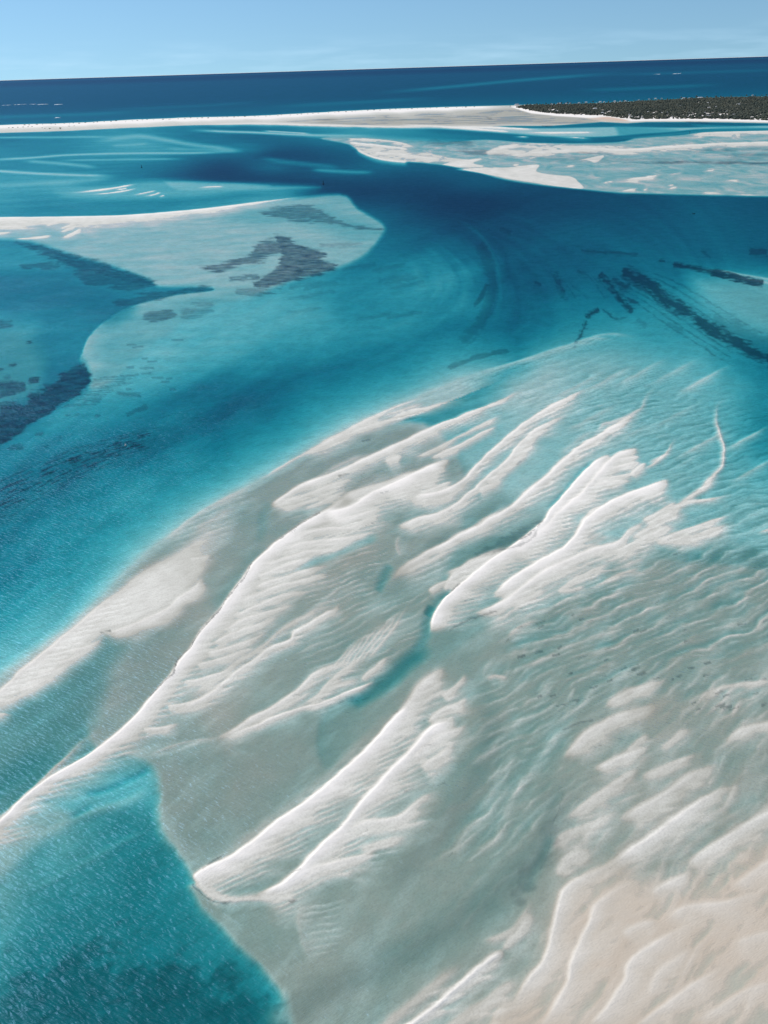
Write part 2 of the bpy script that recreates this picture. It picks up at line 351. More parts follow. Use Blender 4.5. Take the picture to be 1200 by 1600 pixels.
    for u, v, r in ((12,588,4),(105,648,5),(60,677,6),(25,695,11),(92,681,4),(70,695,5),(152,648,4),(120,645,5)):
        m.patch([(u-r,v+1),(u-r*.3,v-r*.45),(u+r,v-r*.5),(u+r*.7,v+r*.3)], 3, .55, 5, -.5, 33, 1.5)
    # seagrass on the flat
    m.patch([(405,332),(440,322),(478,319),(505,331),(530,345),(570,353),(600,358),(560,358),(520,350),(490,348),(462,345),(430,338)], 3, .7, 8, -.2, 21, 2.0)
    m.patch([(440,395),(430,368),(452,372),(460,381),(485,388),(510,397),(503,404),(527,414),(512,424),(480,434),(450,441),(415,450),(398,446),(408,436),(420,425),(435,412)], 4, .97, 6, -.6, 22, 2.6)
    m.patch([(312,417),(345,411),(375,404),(392,396),(400,384),(418,374),(438,376),(440,392),(420,402),(395,412),(365,418),(340,424)], 5, .85, 6, -.3, 28, 2.6)
    m.patch([(385,460),(440,450),(425,456),(395,462)], 3, .6, 6, -.3, 23, 2)
    m.patch([(360,433),(400,430),(400,440),(362,440)], 3, .7, 6, -.1, 24, 2)
    m.patch([(370,452),(410,450),(405,462),(370,460)], 3, .5, 6, -.1, 24, 2)
    m.patch([(225,488),(260,483),(275,495),(240,505),(225,500)], 4, .7, 6, -.1, 25, 2)
    m.patch([(280,480),(330,470),(320,490),(285,498)], 6, .4, 6, 0, 26, 2)
    m.patch([(500,380),(560,380),(560,386),(505,386)], 4, .35, 6, -.1, 26, 2)
    for k in range(16):
        r = random.Random(k); u = 175+r.random()*95; v = 530+r.random()*80
        m.weed([(u,v),(u+8+r.random()*16,v-1)], 1.6, .4, 3, -.3, 40+k)
    for k in range(13):
        v = 588+k*3.6; m.weed([(137-k*4,v+4),(175-k*4.2,v),(215-k*5,v-2)], 1.5, .45, 3, -.05, 60+k)
    # the long white bar
    m.ridge([(-200,346),(-60,342),(0,340),(100,339),(200,336.5),(300,328.5),(350,323),(400,316.5),(450,310),(500,304),(533,300.5)], .8, 2.0, 5, 1.0, 0, .25, .6, wr0=13)
    m.ridge([(-200,347),(0,343),(100,343),(200,340),(290,333),(360,326)], .35, 2, 12, 1.3, 0, .4, 1)
    for uv, h, wr in (([(-60,355),(0,353.5),(46,354.5)], .35, 3), ([(-60,366),(0,364),(24,361.5)], .35, 3), ([(14,374),(50,371.5),(85,367.5)], .5, 3), ([(94,372),(112,365),(128,356.5)], .5, 4), ([(92,358),(106,353),(120,349.5)], .35, 3), ([(92,364),(105,358),(118,354.5)], .3, 3), ([(70,355),(80,349),(92,345)], .3, 2.5), ([(128,352),(142,346),(150,343)], .3, 3), ([(20,349),(45,346)], .3, 2)):
        m.ridge(uv, h, 1.4, wr*1.4, 1.0, .4, .25, .8, feather=0, skirt=.3)
    # ---- current streaks drawn out along the channels
    X0, Y0 = m.X, m.Y
    def pol(u, v): return uv_ground(u, v)
    cx_, cy_ = pol(560, 430); sl, w = m.poly([(640,330),(800,320),(880,380),(880,480),(760,580),(620,590),(560,540),(640,480)], 90)
    r_ = np.hypot((X0[sl]-cx_), (Y0[sl]-cy_)*.42); th = np.arctan2((Y0[sl]-cy_)*.42, X0[sl]-cx_)
    m.F[sl] += w*(.34*fbm(r_/9, th*1.2, 4, 71))
    cx_, cy_ = pol(900, 290); sl, w = m.poly([(820,380),(900,350),(1050,380),(1300,420),(1300,640),(1100,600),(960,540),(880,530)], 80)
    r_ = np.hypot(X0[sl]-cx_, Y0[sl]-cy_); th = np.arctan2(Y0[sl]-cy_, X0[sl]-cx_)
    m.F[sl] += w*(.28*fbm(th*11, r_/150, 4, 72))
    sl, d, t, L_ = m.line(NW_EDGE, 330, 1.0, 4)
    m.F[sl] += np.where(d < 0, 1, 0)*sst(10, 70, -d)*sst(330, 240, -d)*(.26*fbm(d/26, t*9, 4, 73)+.08*fbm(m.X[sl]/3, m.Y[sl]/3, 3, 74))*np.clip(-m.F[sl], 0, 1.2)
    sl, w = m.poly([(-300,200),(600,200),(640,330),(540,300),(300,330),(-300,335)], 20)
    m.F[sl] += w*.3*fbm(X0[sl]/110, Y0[sl]/36, 4, 75)*np.clip(-m.F[sl], .1, 1)
    sl, w = m.poly([(-300,345),(300,335),(530,305),(600,360),(540,412),(400,462),(300,500),(420,520),(500,560),(330,620),(150,620),(-300,800)], 30)
    m.F[sl] += w*(.16*fbm(X0[sl]/45, Y0[sl]/22, 5, 76))
    # ---- weed lines in the big channel
    for k in range(9):
        o = k*7.5-22; m.weed([(-60,800+o*1.2),(30,755+o),(110,718+o*.8),(190,690+o*.6),(270,666+o*.45)], 3.2, .92 if abs(k-4)<3 else .5, 4.5, .12, 80+k, 0, .15, 2)
    m.patch([(-40,775),(100,722),(200,685),(270,668),(250,700),(150,745),(20,830),(-40,850)], 26, .16, 7, -.1, 90, 2)
    for uv in ([(195,646),(215,638),(231,630)], [(182,612),(205,615),(222,615)], [(140,625),(160,620)]): m.weed(uv, 3, .4, 4, -.4, 95)
    for uv, wd, a in (([(762,440),(752,462),(738,478)], 3, .5), ([(800,545),(750,555),(695,575)], 4, .45), ([(748,370),(758,395),(768,430),(766,470),(745,510),(715,538)], 9, .3), ([(780,355),(800,362)], 4, .3)):
        m.weed(uv, wd, a, 8, -.35, 97)
    for uv, v, w_, a in (([(700,330),(755,370),(778,420),(782,470),(760,510)], -1.35, 6, .4), ([(720,340),(765,365),(790,400),(800,450)], -2.5, 8, .5), ([(680,560),(740,545),(800,520),(850,490)], -1.0, 7, .35), ([(640,590),(720,570),(790,545)], -.9, 7, .4)):
        m.streak(uv, v, w_, a, .3, .3)
    for k in range(12):
        r = random.Random(100+k); u = 420+r.random()*190; v = 395+r.random()*110
        m.weed([(u,v+5),(u+25,v),(u+60,v-6)], 3.5, .22, 7, -.25, 110+k)
    # ---- right-hand weed streaks
    for uv, wd, a, th in (([(966,417),(990,430),(1020,448),(1045,470),(1075,488),(1105,508),(1140,528),(1180,548),(1260,590)], 11, .85, -.25), ([(935,425),(950,440),(965,458),(980,478),(990,490)], 7, .8, -.05), ([(955,432),(975,445),(985,440)], 12, .7, .1),
                      ([(990,440),(1010,455),(1030,470),(1040,482)], 7, .7, .1), ([(1000,440),(1012,452),(1020,458)], 5, .9, 0), ([(980,465),(995,472)], 5, .7, -.1), ([(940,480),(960,495),(985,490)], 4, .6, .1),
                      ([(938,482),(925,487),(915,495)], 5, .85, -.15), ([(918,498),(908,520),(900,535),(896,545)], 4.5, .75, -.05), ([(1050,411),(1080,416),(1105,422),(1125,426)], 4.5, .85, -.2),
                      ([(1110,424),(1130,427),(1150,434),(1180,440),(1195,443)], 6, .95, -.35), ([(905,390),(940,392),(1000,396)], 5, .5, .05), ([(870,420),(873,440),(880,455),(875,465)], 10, .55, .12), ([(835,438),(845,443)], 6, .5, 0), ([(1170,392),(1200,392)], 7, .55, -.1), ([(1095,390),(1112,402)], 7, .4, .2),
                      ([(995,497),(1010,510)], 6, .25, -.2), ([(1040,505),(1070,515)], 7, .3, -.1), ([(1110,500),(1150,515),(1240,560)], 18, .3, -.2), ([(1030,405),(1040,407)], 4, .6, 0), ([(900,420),(920,432)], 8, .35, .1)):
        m.weed(uv, wd, a, 5, th, 120+int(uv[0][0]), .05, .05, 1.6)
    for k, o in enumerate((-26, -17, -9, 9, 16, 25, 34)):
        m.weed([(945+o*.9,425-o*.35),(1010+o*.9,452-o*.6),(1070+o*.9,490-o*.7),(1130+o*.8,528-o*.8),(1200+o*.8,566-o*.8)], 2.6, .42, 5, .05, 180+k, .25, .25, 2)
    for k in range(9):
        m.weed([(850+k*16,410+(k%3)*9),(870+k*19,438+(k%3)*9),(885+k*24,470+(k%2)*10)], 3, .3, 5, .1, 190+k, .3, .3, 1.5)
    m.area([(1080,432),(1130,436),(1200,450),(1300,470),(1300,540),(1220,530),(1150,500),(1100,470)], -.42, 45, .9)
    m.area([(1120,440),(1300,465),(1300,540),(1180,505)], .8, 50, .8, field='tan')
    m.streak([(1080,420),(1130,423),(1160,429),(1210,437),(1280,447)], -.12, 4, .8, .3, 0)
    m.streak([(1135,428),(1165,435),(1240,448)], -.06, 4, .7, .3, 0)
    # ---- far right flats
    fl = [(640,253),(600,250),(565,240),(545,226),(500,216),(560,214),(640,219),(700,222),(760,218),(840,223),(960,222),(1000,214),(1060,211),(1100,206),(1200,204),(1500,196),(1500,316),(1200,307),(1100,305),(1000,302.5),(960,301),(910,296),(850,290),(790,281),(740,268),(690,258)]
    m.area(fl, -.10, 3, .95, .5); m.area(fl, .4, 6, 1, .5, field='tan'); m.area(flat, .3, 12, 1, field='tan')
    m.area([(480,213),(560,211),(700,218),(760,222),(700,228),(600,222)], -.4, 8, .7, .5)
    up = [(600,199),(680,197),(760,196),(800,199),(860,200),(960,198),(1060,199),(1150,197),(1500,190),(1500,199),(1200,201),(1100,202),(1050,206),(1000,209),(940,214),(860,214),(790,209),(720,203)]
    m.area(up, -.09, 3, .9, .4)
    m.area([(960,196),(1000,198),(1060,204),(1000,210),(970,212),(965,205)], -.9, 8, .6, .4)
    m.area([(1080,194),(1140,196),(1200,201),(1130,200),(1090,197)], -.7, 3, .5, .4)
    m.streak([(640,203),(720,207),(800,213),(880,218),(960,218)], -1.5, 6.5, .95, .2, .25, .3)
    m.streak([(920,219),(1000,214),(1060,208.5),(1110,203.5),(1200,202),(1500,198)], -1.0, 3.2, .95, .2, 0, .3)
    for uv, wd, a in (([(928,255.5),(980,255),(1060,253.5),(1140,254.5),(1260,257)], 4, .8), ([(880,237.5),(920,239),(985,243.5)], 2.6, .75), ([(1020,238),(1080,236),(1140,233),(1240,232)], 5, .55), ([(1110,240),(1160,242),(1220,240)], 4, .5), ([(838,196),(855,197),(872,197.5)], 1.6, .7),
                      ([(640,221),(680,223),(730,224),(760,226)], 7, .6), ([(690,232),(730,237),(770,240),(820,243)], 7, .65), ([(1060,190.5),(1100,192),(1120,194)], 2, .7), ([(755,183),(772,187)], 4, .5), ([(470,188),(520,187),(550,184)], 2, .6), ([(1120,247),(1200,245)], 4, .3), ([(840,246),(900,250)], 5, .3)):
        m.weed(uv, wd*.8, a*.8, 11, -.05, 150+int(uv[0][0]), .35, 0 if uv[-1][0] > 1195 else .35, 4)
    m.patch([(800,242),(860,240),(900,243),(1000,246),(1200,248),(1200,252),(1000,251),(930,253),(850,250)], 4, .22, 20, -.3, 170, 3)
    m.area([(845,262),(900,268),(1000,268),(1100,262),(1060,272),(950,276),(880,274)], -.3, 10, .6, .5)
    # white banks there
    m.area([(556,230),(575,231),(620,234),(660,238),(700,245),(730,250),(720,254),(690,254),(650,253),(615,252),(590,248),(570,240)], .05, 3, .9, .6)
    m.ridge([(640,253.5),(610,250.5),(585,245.5),(568,238.5),(556,231)][::1], .45, 6, 1.5, 1, .1, .1, .4)
    for uv, h, wr in (([(545,222.5),(600,228),(641,233.5)], .6, 3.2), ([(540,216.5),(590,218.5),(620,222),(647,229)], .35, 2.5), ([(620,240),(650,244),(690,249)], .3, 4), ([(585,238),(620,241),(640,246)], .3, 4)):
        m.ridge(uv, h, 1.4, wr, 1, .1, .15, .4)
    m.area([(692,257),(712,252),(752,248),(738,255),(755,260),(720,261)], .3, 2, .95, .4)
    m.area([(712,264.5),(760,262),(800,261),(838,257.5),(842,260),(838,268),(860,273),(892,276),(905,285),(911,292),(905,295),(870,291),(830,285),(795,279),(760,272)], .25, 2.5, .95, .5)
    m.area([(755,240),(775,232),(800,226),(850,224),(900,226),(960,228),(1000,232),(1000,236),(940,237),(880,240),(830,243),(790,243)], .05, 4, .8, .6)
    m.ridge([(850,232),(910,231),(960,234),(1000,233),(1040,229.5),(1080,227),(1140,224),(1200,222.5),(1500,214)], .5, 2.2, 5, 1, .2, 0, .5)
    m.ridge([(758,239),(780,231),(810,226.5)], .3, 2, 8, 1, .1, .2, .5); m.ridge([(800,242),(850,237),(900,234)], .3, 2, 6, 1, .1, .2, .5)
    m.area([(1078,212),(1105,207.5),(1150,206),(1260,204),(1260,207),(1165,209),(1155,216),(1130,214),(1100,213)], .05, 3, .85, .6)
    m.ridge([(1078,211.5),(1105,207.5),(1150,206),(1300,203)], .3, 1.5, 3, 1, .1, 0, .4)
    m.area([(908,249.5),(930,245),(943,243),(940,248),(930,254),(920,250.5)], .35, 1.6, .95, .3)
    for uv, h, wr in (([(862,214.5),(900,215),(932,217)], .35, 2), ([(800,206.5),(860,207),(945,206.5)], .4, 2.2), ([(800,213),(830,214)], .2, 2), ([(968,282.5),(990,279),(1015,276),(1036,271.5)], .5, 4), ([(935,287),(950,284),(960,282)], .2, 3), ([(960,300),(985,296.5),(997,294),(996,298)], .4, 3),
                      ([(1004,298),(1012,294)], .3, 3), ([(1042,295.5),(1060,291.5)], .35, 3), ([(1095,268.5),(1118,265)], .3, 2.5), ([(1040,273),(1072,268.5)], .12, 4), ([(1080,299),(1110,301),(1140,303)], .2, 3), ([(800,258),(812,256.5)], .3, 2), ([(880,260),(900,258)], .15, 3), ([(1120,284),(1160,280)], .12, 5), ([(1130,303.5),(1200,305.5)], .15, 2), ([(1040,290),(1055,288)], .2, 3)):
        m.ridge(uv, h*.8, 1.6, wr*1.5, 1, .5, .35, 1.6, feather=0, skirt=.4)
    # ripple relief of the far flats
    sl, w = m.poly(fl, 6, .5)
    n = fbm(m.X[sl]/26+fbm(m.X[sl]/60, m.Y[sl]/60, 2, 8)*1.5, m.Y[sl]/70, 4, 9)
    m.F[sl] += w*(n*.34 + .015)*sst(-1.0, -.3, m.F[sl])
    # ---- the spit
    spit = [(-300,213),(0,196),(100,193),(200,188),(300,184),(400,181.5),(500,176),(600,171),(700,167.5),(760,165.5),(830,163),(900,165),(1000,168),(1500,160),(1500,189),(1200,193),(1130,191.5),(1080,191),(1010,191),(980,193),(940,191),(900,194),(860,197),(800,197),(760,197.5),(680,197.5),(600,199),(500,197),(400,194),(300,196),(200,200),(100,205),(0,208),(-300,226)]
    m.area(spit, .12, 2.0, 1, .3, 1); m.area(spit, .7, 2, 1, .3, 1, field='tan')
    m.area([(430,190),(520,183),(640,176),(760,171),(830,170),(880,180),(940,188),(900,193),(800,194),(700,195),(600,196),(500,194)], .03, 4, 1, .4)
    m.area([(430,190),(520,183),(640,176),(760,171),(830,170),(880,180),(940,188),(900,193),(800,194),(700,195),(600,196),(500,194)], 1, 4, .85, .4, field='tan')
    sl, w = m.poly([(430,190),(520,183),(640,176),(760,171),(830,170),(880,180),(960,190),(900,195),(800,196),(700,196),(600,196),(500,194)], 5, .4)
    m.F[sl] += w*.22*(fbm(m.X[sl]/170, m.Y[sl]/40, 5, 64)-.12)
    m.area([(-100,205),(0,201),(100,199),(130,197),(60,204),(0,206)], .05, 3, .6, .3)
    m.ridge([(-300,213),(0,197),(100,194),(200,189),(300,185),(400,182.5),(500,177),(600,172),(700,168.5),(800,166)], 2.2, 2.2, 5, 1, 0, .1, .2, wr0=6)
    m.ridge([(300,195),(400,193),(500,195.5),(620,198),(700,197)], .5, 2, 2, 1, .2, .2, .2)
    m.ridge([(620,194.5),(700,198),(800,206)], .5, 1.4, 2, 1, .2, .1, .3); m.ridge([(700,197),(800,200),(850,204)], .4, 1.4, 2.4, 1, .2, .3, .3)
    m.area([(918,185),(945,183),(965,185),(985,189),(960,190),(935,188)], 2, 3, .9, .3, field='pink')
    # headland
    m.area([(800,167),(830,164),(900,163),(1000,158),(1100,153),(1200,151),(1800,136),(1800,181),(1200,190),(1130,188.5),(1080,188),(1010,188),(985,189),(960,186),(920,183.5),(870,180.5),(830,176.5)], 1.6, 4, 1, .3, 1)
    # ================================================================ the great bank in front
    sl, d, t, L_ = m.line(NW_EDGE, 150, 1.0, 4)
    gl = -(.13+.95*(np.maximum(-d, 0)/(62+30*fbm(t*9, t*0, 2, 66)))**.85)
    m.F[sl] = np.where(d < 26, np.maximum(m.F[sl], gl-sst(110, 150, -d)*3-sst(.85, 1, t)*1.5), m.F[sl])
    bank = NW_EDGE + [(960,540),(1010,560),(1060,590),(1120,640),(1150,700),(1200,770),(1320,800),(1600,900),(1600,2100),(500,2100),(450,1600),(438,1560),(405,1515),(365,1475),(325,1435),(288,1386),(296,1376),(286,1358),(268,1330),(254,1290),(246,1245),(236,1200),(190,1206),(140,1225),(60,1262),(0,1290),(-300,1400)]
    tanp = [(-300,1290),(-120,1150),(0,1062),(60,1016),(120,972),(180,914),(240,858),(300,812),(360,776),(420,745),(480,706),(540,675),(600,660),(680,680),(760,750),(850,800),(960,850),(1060,840),(1150,850),(1320,880),(1600,900),(1600,2100),(500,2100),(450,1600),(438,1560),(405,1515),(365,1475),(325,1435),(288,1386),(296,1376),(286,1358),(268,1330),(254,1290),(246,1245),(236,1200),(190,1206),(140,1225),(60,1262),(0,1290),(-300,1400)]
    m.area([(600,660),(640,625),(800,560),(905,515),(1010,560),(1120,640),(1200,760),(1500,800),(1500,900),(1150,850),(960,850),(760,750)], .5, 90, 1, field='tan')
    m.area(tanp, 1, 30, 1, field='tan')
    sl, w = m.poly([(500,500),(700,600),(720,680),(800,780),(960,850),(1060,830),(1150,840),(1320,870),(1700,900),(1700,400)], 170); m.tan[sl] *= 1-w*.5
    inner = [(-300,1300),(-120,1165),(0,1075),(60,1030),(120,985),(180,925),(240,868),(300,822),(360,786),(420,755),(480,716),(540,682),(600,660),(680,668),(730,760),(700,880),(640,1000),(560,1070),(500,1130),(520,1200),(650,1060),(720,1010),(800,950),(900,880),(1000,870),(1100,880),(1300,900),(1600,960),(1600,2100),(500,2100),(455,1600),(442,1560),(410,1515),(370,1475),(330,1435),(292,1386),(300,1376),(291,1358),(273,1330),(259,1290),(250,1245),(240,1198),(200,1180),(150,1170),(130,1100),(160,1040),(110,1060),(60,1095),(0,1120),(-300,1330)]
    sl, w = m.poly(inner, 14); v = -.10
    m.F[sl] = m.F[sl]*(1-w*.95)+np.maximum(m.F[sl], v)*w*.95
    # hard lip of the flat over the green pool (lower left)
    lip = [(236,1196),(246,1245),(254,1290),(268,1330),(286,1358),(296,1374),(296,1384),(325,1435),(365,1475),(405,1515),(438,1560),(452,1605),(520,1900),(760,1700),(700,1500),(520,1420),(380,1400),(310,1300),(300,1200)]
    m.area(lip, -.10, 26, .92, 2.6)
    m.area([(-60,1290),(0,1278),(60,1240),(140,1215),(200,1203),(236,1196),(245,1240),(200,1262),(120,1270),(60,1300),(-60,1340)], -.45, 24, .55)
    m.streak([(0,1310),(60,1295),(130,1272),(200,1250),(240,1225)], -.28, 12, .7); m.streak([(-20,1385),(60,1378),(120,1350),(180,1315),(240,1290)], -.5, 10, .5)
    m.streak([(130,1240),(180,1225),(240,1195)], -.75, 9, .8); m.streak([(60,1290),(110,1275),(150,1255)], -.7, 9, .7)
    m.area([(-100,1290),(0,1275),(90,1262),(110,1285),(60,1320),(0,1370),(-100,1400)], -.16, 24, .8)
    m.area([(-100,1290),(0,1275),(90,1262),(110,1285),(60,1320),(0,1370),(-100,1400)], .8, 24, .8, field='tan')
    # pools and channels of the bank
    m.streak([(540,1115),(560,1093),(590,1075),(620,1053),(645,1030),(660,1018),(672,1000)], -.55, 20, .95, .2, .2, .8)
    m.streak([(505,1170),(530,1130),(560,1095)], -.16, 26, .8, .3, .2)
    m.streak([(650,1020),(665,985),(680,950),(705,925)], -.36, 14, .9, .1, .1); m.streak([(668,962),(676,945)], -.55, 10, .9)
    m.streak([(455,890),(520,865),(570,845),(600,840)], -.36, 12, .8); m.streak([(590,925),(600,900),(612,880)], -.33, 12, .8)
    m.streak([(330,960),(360,925),(385,890),(420,850)], -.17, 22, .8, .2, .2); m.streak([(405,850),(410,815),(420,780)], -.2, 14, .7)
    m.streak([(560,740),(620,722),(700,700),(760,672)], -.15, 14, .7)
    m.streak([(690,800),(740,790),(790,760),(830,720),(860,690)], -.2, 22, .8); m.streak([(640,890),(700,840),(760,835),(830,800),(870,750),(915,705)], -.17, 20, .7); m.streak([(640,890),(700,840),(760,835),(830,800)], .22, 20, .7, field='grass')
    m.streak([(855,800),(880,770),(930,715)], -.5, 7, .8); m.streak([(690,940),(705,922),(718,912)], -.5, 6, .8)
    m.area([(60,1080),(100,1060),(160,1000),(200,1000),(170,1050),(145,1120),(115,1170),(60,1210),(0,1270),(-100,1340),(-100,1180),(0,1115)], -.36, 40, .8)
    m.streak([(-60,1260),(20,1210),(90,1165),(110,1160)], -.62, 30, .8, 0, .4); m.streak([(0,1140),(50,1130),(90,1110)], -.36, 18, .7)
    m.streak([(440,1590),(520,1545),(620,1495),(720,1440),(800,1375),(850,1320),(872,1260),(865,1210)], -.125, 46, .75, 0, .1); m.streak([(440,1590),(520,1545),(620,1495),(720,1440),(800,1375),(850,1320),(872,1260),(865,1210)], .3, 44, .8, 0, .1, field='grass')
    m.streak([(700,1220),(745,1170),(770,1120),(755,1065)], -.14, 20, .7); m.streak([(640,1330),(720,1240),(760,1180)], -.12, 30, .6); m.streak([(600,1400),(700,1280),(760,1180),(770,1080)], .25, 36, .8, field='grass')
    m.streak([(820,1400),(845,1350),(865,1300)], -.22, 14, .7); m.streak([(800,1010),(840,990),(890,960)], -.2, 14, .7)
    m.streak([(1135,1270),(1165,1255),(1185,1238)], -.15, 10, .8); m.streak([(1060,1190),(1095,1165),(1130,1150)], -.13, 10, .7); m.streak([(1060,1255),(1110,1230),(1140,1210)], -.11, 12, .7); m.streak([(930,1185),(975,1160),(1010,1140)], -.14, 8, .7)
    m.streak([(1175,1330),(1200,1300),(1250,1270)], -.14, 14, .6)
    m.area([(150,1180),(230,1120),(330,1150),(420,1140),(500,1110),(540,1130),(480,1210),(400,1280),(320,1340),(280,1340),(250,1240)], .1, 50, .8, field='grass')
    m.area([(60,1110),(170,1030),(260,960),(300,960),(250,1050),(190,1120),(130,1150)], .12, 40, .8, field='grass')
    # sandy lower-right bank, barely awash
    lr = [(585,1605),(632,1550),(700,1503),(750,1470),(800,1425),(835,1370),(870,1320),(880,1270),(875,1190),(930,1130),(1010,1095),(1100,1080),(1250,1040),(1600,1000),(1600,2100),(500,2100)]
    sl, w = m.poly(lr, 30); m.F[sl] = m.F[sl]*(1-w*.6)+(-.045)*w*.6
    sl, w = m.poly([(700,1640),(830,1530),(880,1400),(960,1360),(1060,1380),(1150,1330),(1300,1280),(1600,1200),(1600,2100),(600,2100)], 60); m.F[sl] = m.F[sl]*(1-w*.85)+(.004)*w*.85
    sl, w = m.poly([(700,1640),(830,1530),(880,1400),(960,1360),(1060,1380),(1150,1330),(1300,1280),(1600,1200),(1600,2100),(600,2100)], 90); m.pink[sl] = np.maximum(m.pink[sl], w*.95)
    # ---- ripple fields (real sand waves, metres)
    X, Y = m.X, m.Y
    wx = fbm(X/30, Y/30, 3, 4)*5; wy = fbm(X/30, Y/30, 3, 5)*5
    def ripples(uv, fe, lam, ang, amp, seed, sharp=.8, ln=2.5):
        sl, w = m.poly(uv, fe)
        c, s_ = math.cos(ang), math.sin(ang)
        a = (X[sl]+wx[sl])*c+(Y[sl]+wy[sl])*s_; b = -(X[sl]+wx[sl])*s_+(Y[sl]+wy[sl])*c
        ph = a/lam + .5*fbm(b/lam/ln/1.3, a/lam/3, 3, seed) + .12*fbm(b/lam*1.2, a/lam*1.2, 2, seed+5)
        fr = ph-np.floor(ph)
        saw = np.where(fr < sharp, (fr/sharp)**1.3, 1-(fr-sharp)/(1-sharp))-.5
        mod = .5+1.3*fbm(b/lam/2.6, a/lam/1.3, 3, seed+1)
        k_ = w*saw*np.clip(mod, 0, 1.6)
        m.F[sl] += amp*k_; m.tan[sl] = np.clip(m.tan[sl]-np.clip(amp*7, .2, 1.0)*(k_+.02*w), 0, 1)
    ripples([(845,930),(900,880),(1000,850),(1080,820),(1200,790),(1500,780),(1500,1000),(1250,1010),(1100,1040),(950,1050),(850,1050),(790,1010)], 60, 6.3, math.radians(121), .24, 11, .8, 3.4)
    ripples([(760,1040),(860,1030),(1000,1040),(1200,1040),(1500,1030),(1500,1120),(1150,1120),(1000,1100),(900,1130),(860,1250),(800,1330),(720,1330),(740,1200)], 50, 5.5, math.radians(124), .12, 21, .8, 2.2)
    ripples([(880,600),(1000,600),(1200,620),(1500,640),(1500,900),(1200,830),(1080,800),(1000,720),(900,680)], 90, 5.5, math.radians(118), .16, 31, .75, 2.6)
    ripples([(480,960),(540,900),(600,930),(660,920),(680,960),(650,1010),(600,1060),(540,1070),(470,1040)], 24, 3.2, math.radians(127), .11, 41, .8, 5)
    ripples([(470,930),(520,880),(590,850),(610,880),(590,920),(520,950)], 20, 3.0, math.radians(118), .13, 43, .8, 5)
    ripples([(580,790),(640,770),(720,775),(690,810),(620,830),(560,850),(530,840)], 18, 3.4, math.radians(118), .09, 45, .8, 4)
    ripples([(620,630),(760,570),(900,530),(1000,570),(1000,640),(850,650),(720,660)], 60, 10, math.radians(128), .07, 47, .75, 4)
    ripples([(860,1150),(1000,1100),(1200,1060),(1500,1060),(1500,1350),(1150,1400),(900,1400),(860,1280)], 60, 7.5, math.radians(130), .07, 51, .8, 3)
    ripples([(600,1640),(850,1450),(950,1380),(1200,1330),(1500,1300),(1500,1900),(600,1900)], 80, 5.5, math.radians(133), .08, 55, .8, 3)
    ripples([(560,1480),(700,1390),(780,1290),(850,1240),(860,1300),(800,1400),(640,1500)], 50, 4.5, math.radians(130), .04, 57, .75, 3)
    ripples([(730,1080),(800,1080),(860,1130),(870,1230),(800,1330),(700,1360),(660,1300),(700,1200)], 50, 6, math.radians(140), .09, 58, .75, 3)
    ripples([(500,760),(560,735),(680,700),(640,745),(560,770),(500,800),(440,820)], 18, 3.2, math.radians(118), .08, 59, .8, 4)
    ripples([(845,930),(900,880),(1000,850),(1080,820),(1200,790),(1500,780),(1500,1000),(1250,1010),(1100,1040),(950,1050),(850,1050),(790,1010)], 60, 2.7, math.radians(116), .10, 81, .78, 4)
    ripples([(760,1040),(860,1030),(1000,1040),(1200,1040),(1500,1030),(1500,1120),(1150,1120),(1000,1100),(900,1130),(860,1250),(800,1330),(720,1330),(740,1200)], 50, 2.4, math.radians(126), .07, 83, .78, 4)
    ripples([(880,600),(1000,600),(1200,620),(1500,640),(1500,900),(1200,830),(1080,800),(1000,720),(900,680)], 90, 2.6, math.radians(114), .07, 85, .75, 4)
    ripples([(860,1150),(1000,1100),(1200,1060),(1500,1060),(1500,1350),(1150,1400),(900,1400),(860,1280)], 60, 3.0, math.radians(130), .05, 87, .8, 4)
    ripples([(600,1640),(850,1450),(950,1380),(1200,1330),(1500,1300),(1500,1900),(600,1900)], 80, 2.6, math.radians(134), .045, 89, .8, 4)
    # ---- ridges of the bank: (line lower-left -> upper-right, height, wl, wr, power, t0, t1)
    R = m.ridge
    # outermost rim
    R([(400,752),(467,713),(533,676),(573,656),(602,642),(640,628),(672,616)], .1, 3, 5, 1, .15, .2)
    R([(470,715),(500,697),(533,679),(560,664),(590,650),(612,640)], .4, 3, 10, 1.1, .25, .25)
    R([(500,700),(557,673),(600,659),(647,643),(690,632),(725,622),(755,610)], .3, 3, 5, 1, .2, .35)
    R([(590,652),(630,640),(670,628)], .03, 6, 16, 1, .3, .3)
    # R2
    R([(420,794),(440,779),(473,759),(533,736),(583,712),(633,689),(683,666),(733,646),(767,633),(800,618),(830,606)], .75, 4.5, 15, 1.2, .06, .25, wr0=9)
    R([(450,775),(490,750),(540,722),(600,703)], .0, 5, 8, 1, .2, .3)
    R([(425,787),(470,775),(520,757),(560,745)], .25, 2.5, 9, 1, .1, .3); R([(440,797),(490,780),(530,765)], .12, 2.5, 8, 1, .15, .3); R([(470,797),(500,785),(545,765)], .14, 2.5, 7, 1, .2, .3)
    R([(730,647),(760,634),(790,622),(815,610)], .1, 2, 5, 1, .2, .4)
    # R3
    R([(643,717),(683,700),(717,681),(750,665),(790,645)], .16, 2.5, 5, 1, .15, .2); R([(673,717),(700,703),(730,690),(755,676),(778,664)], .5, 2.5, 6, 1.1, .1, .2)
    R([(685,713),(705,706),(722,701)], .2, 1.5, 4, 1, .1, .3); R([(600,722),(615,716),(630,713)], .3, 4, 12, 1, .3, .3)
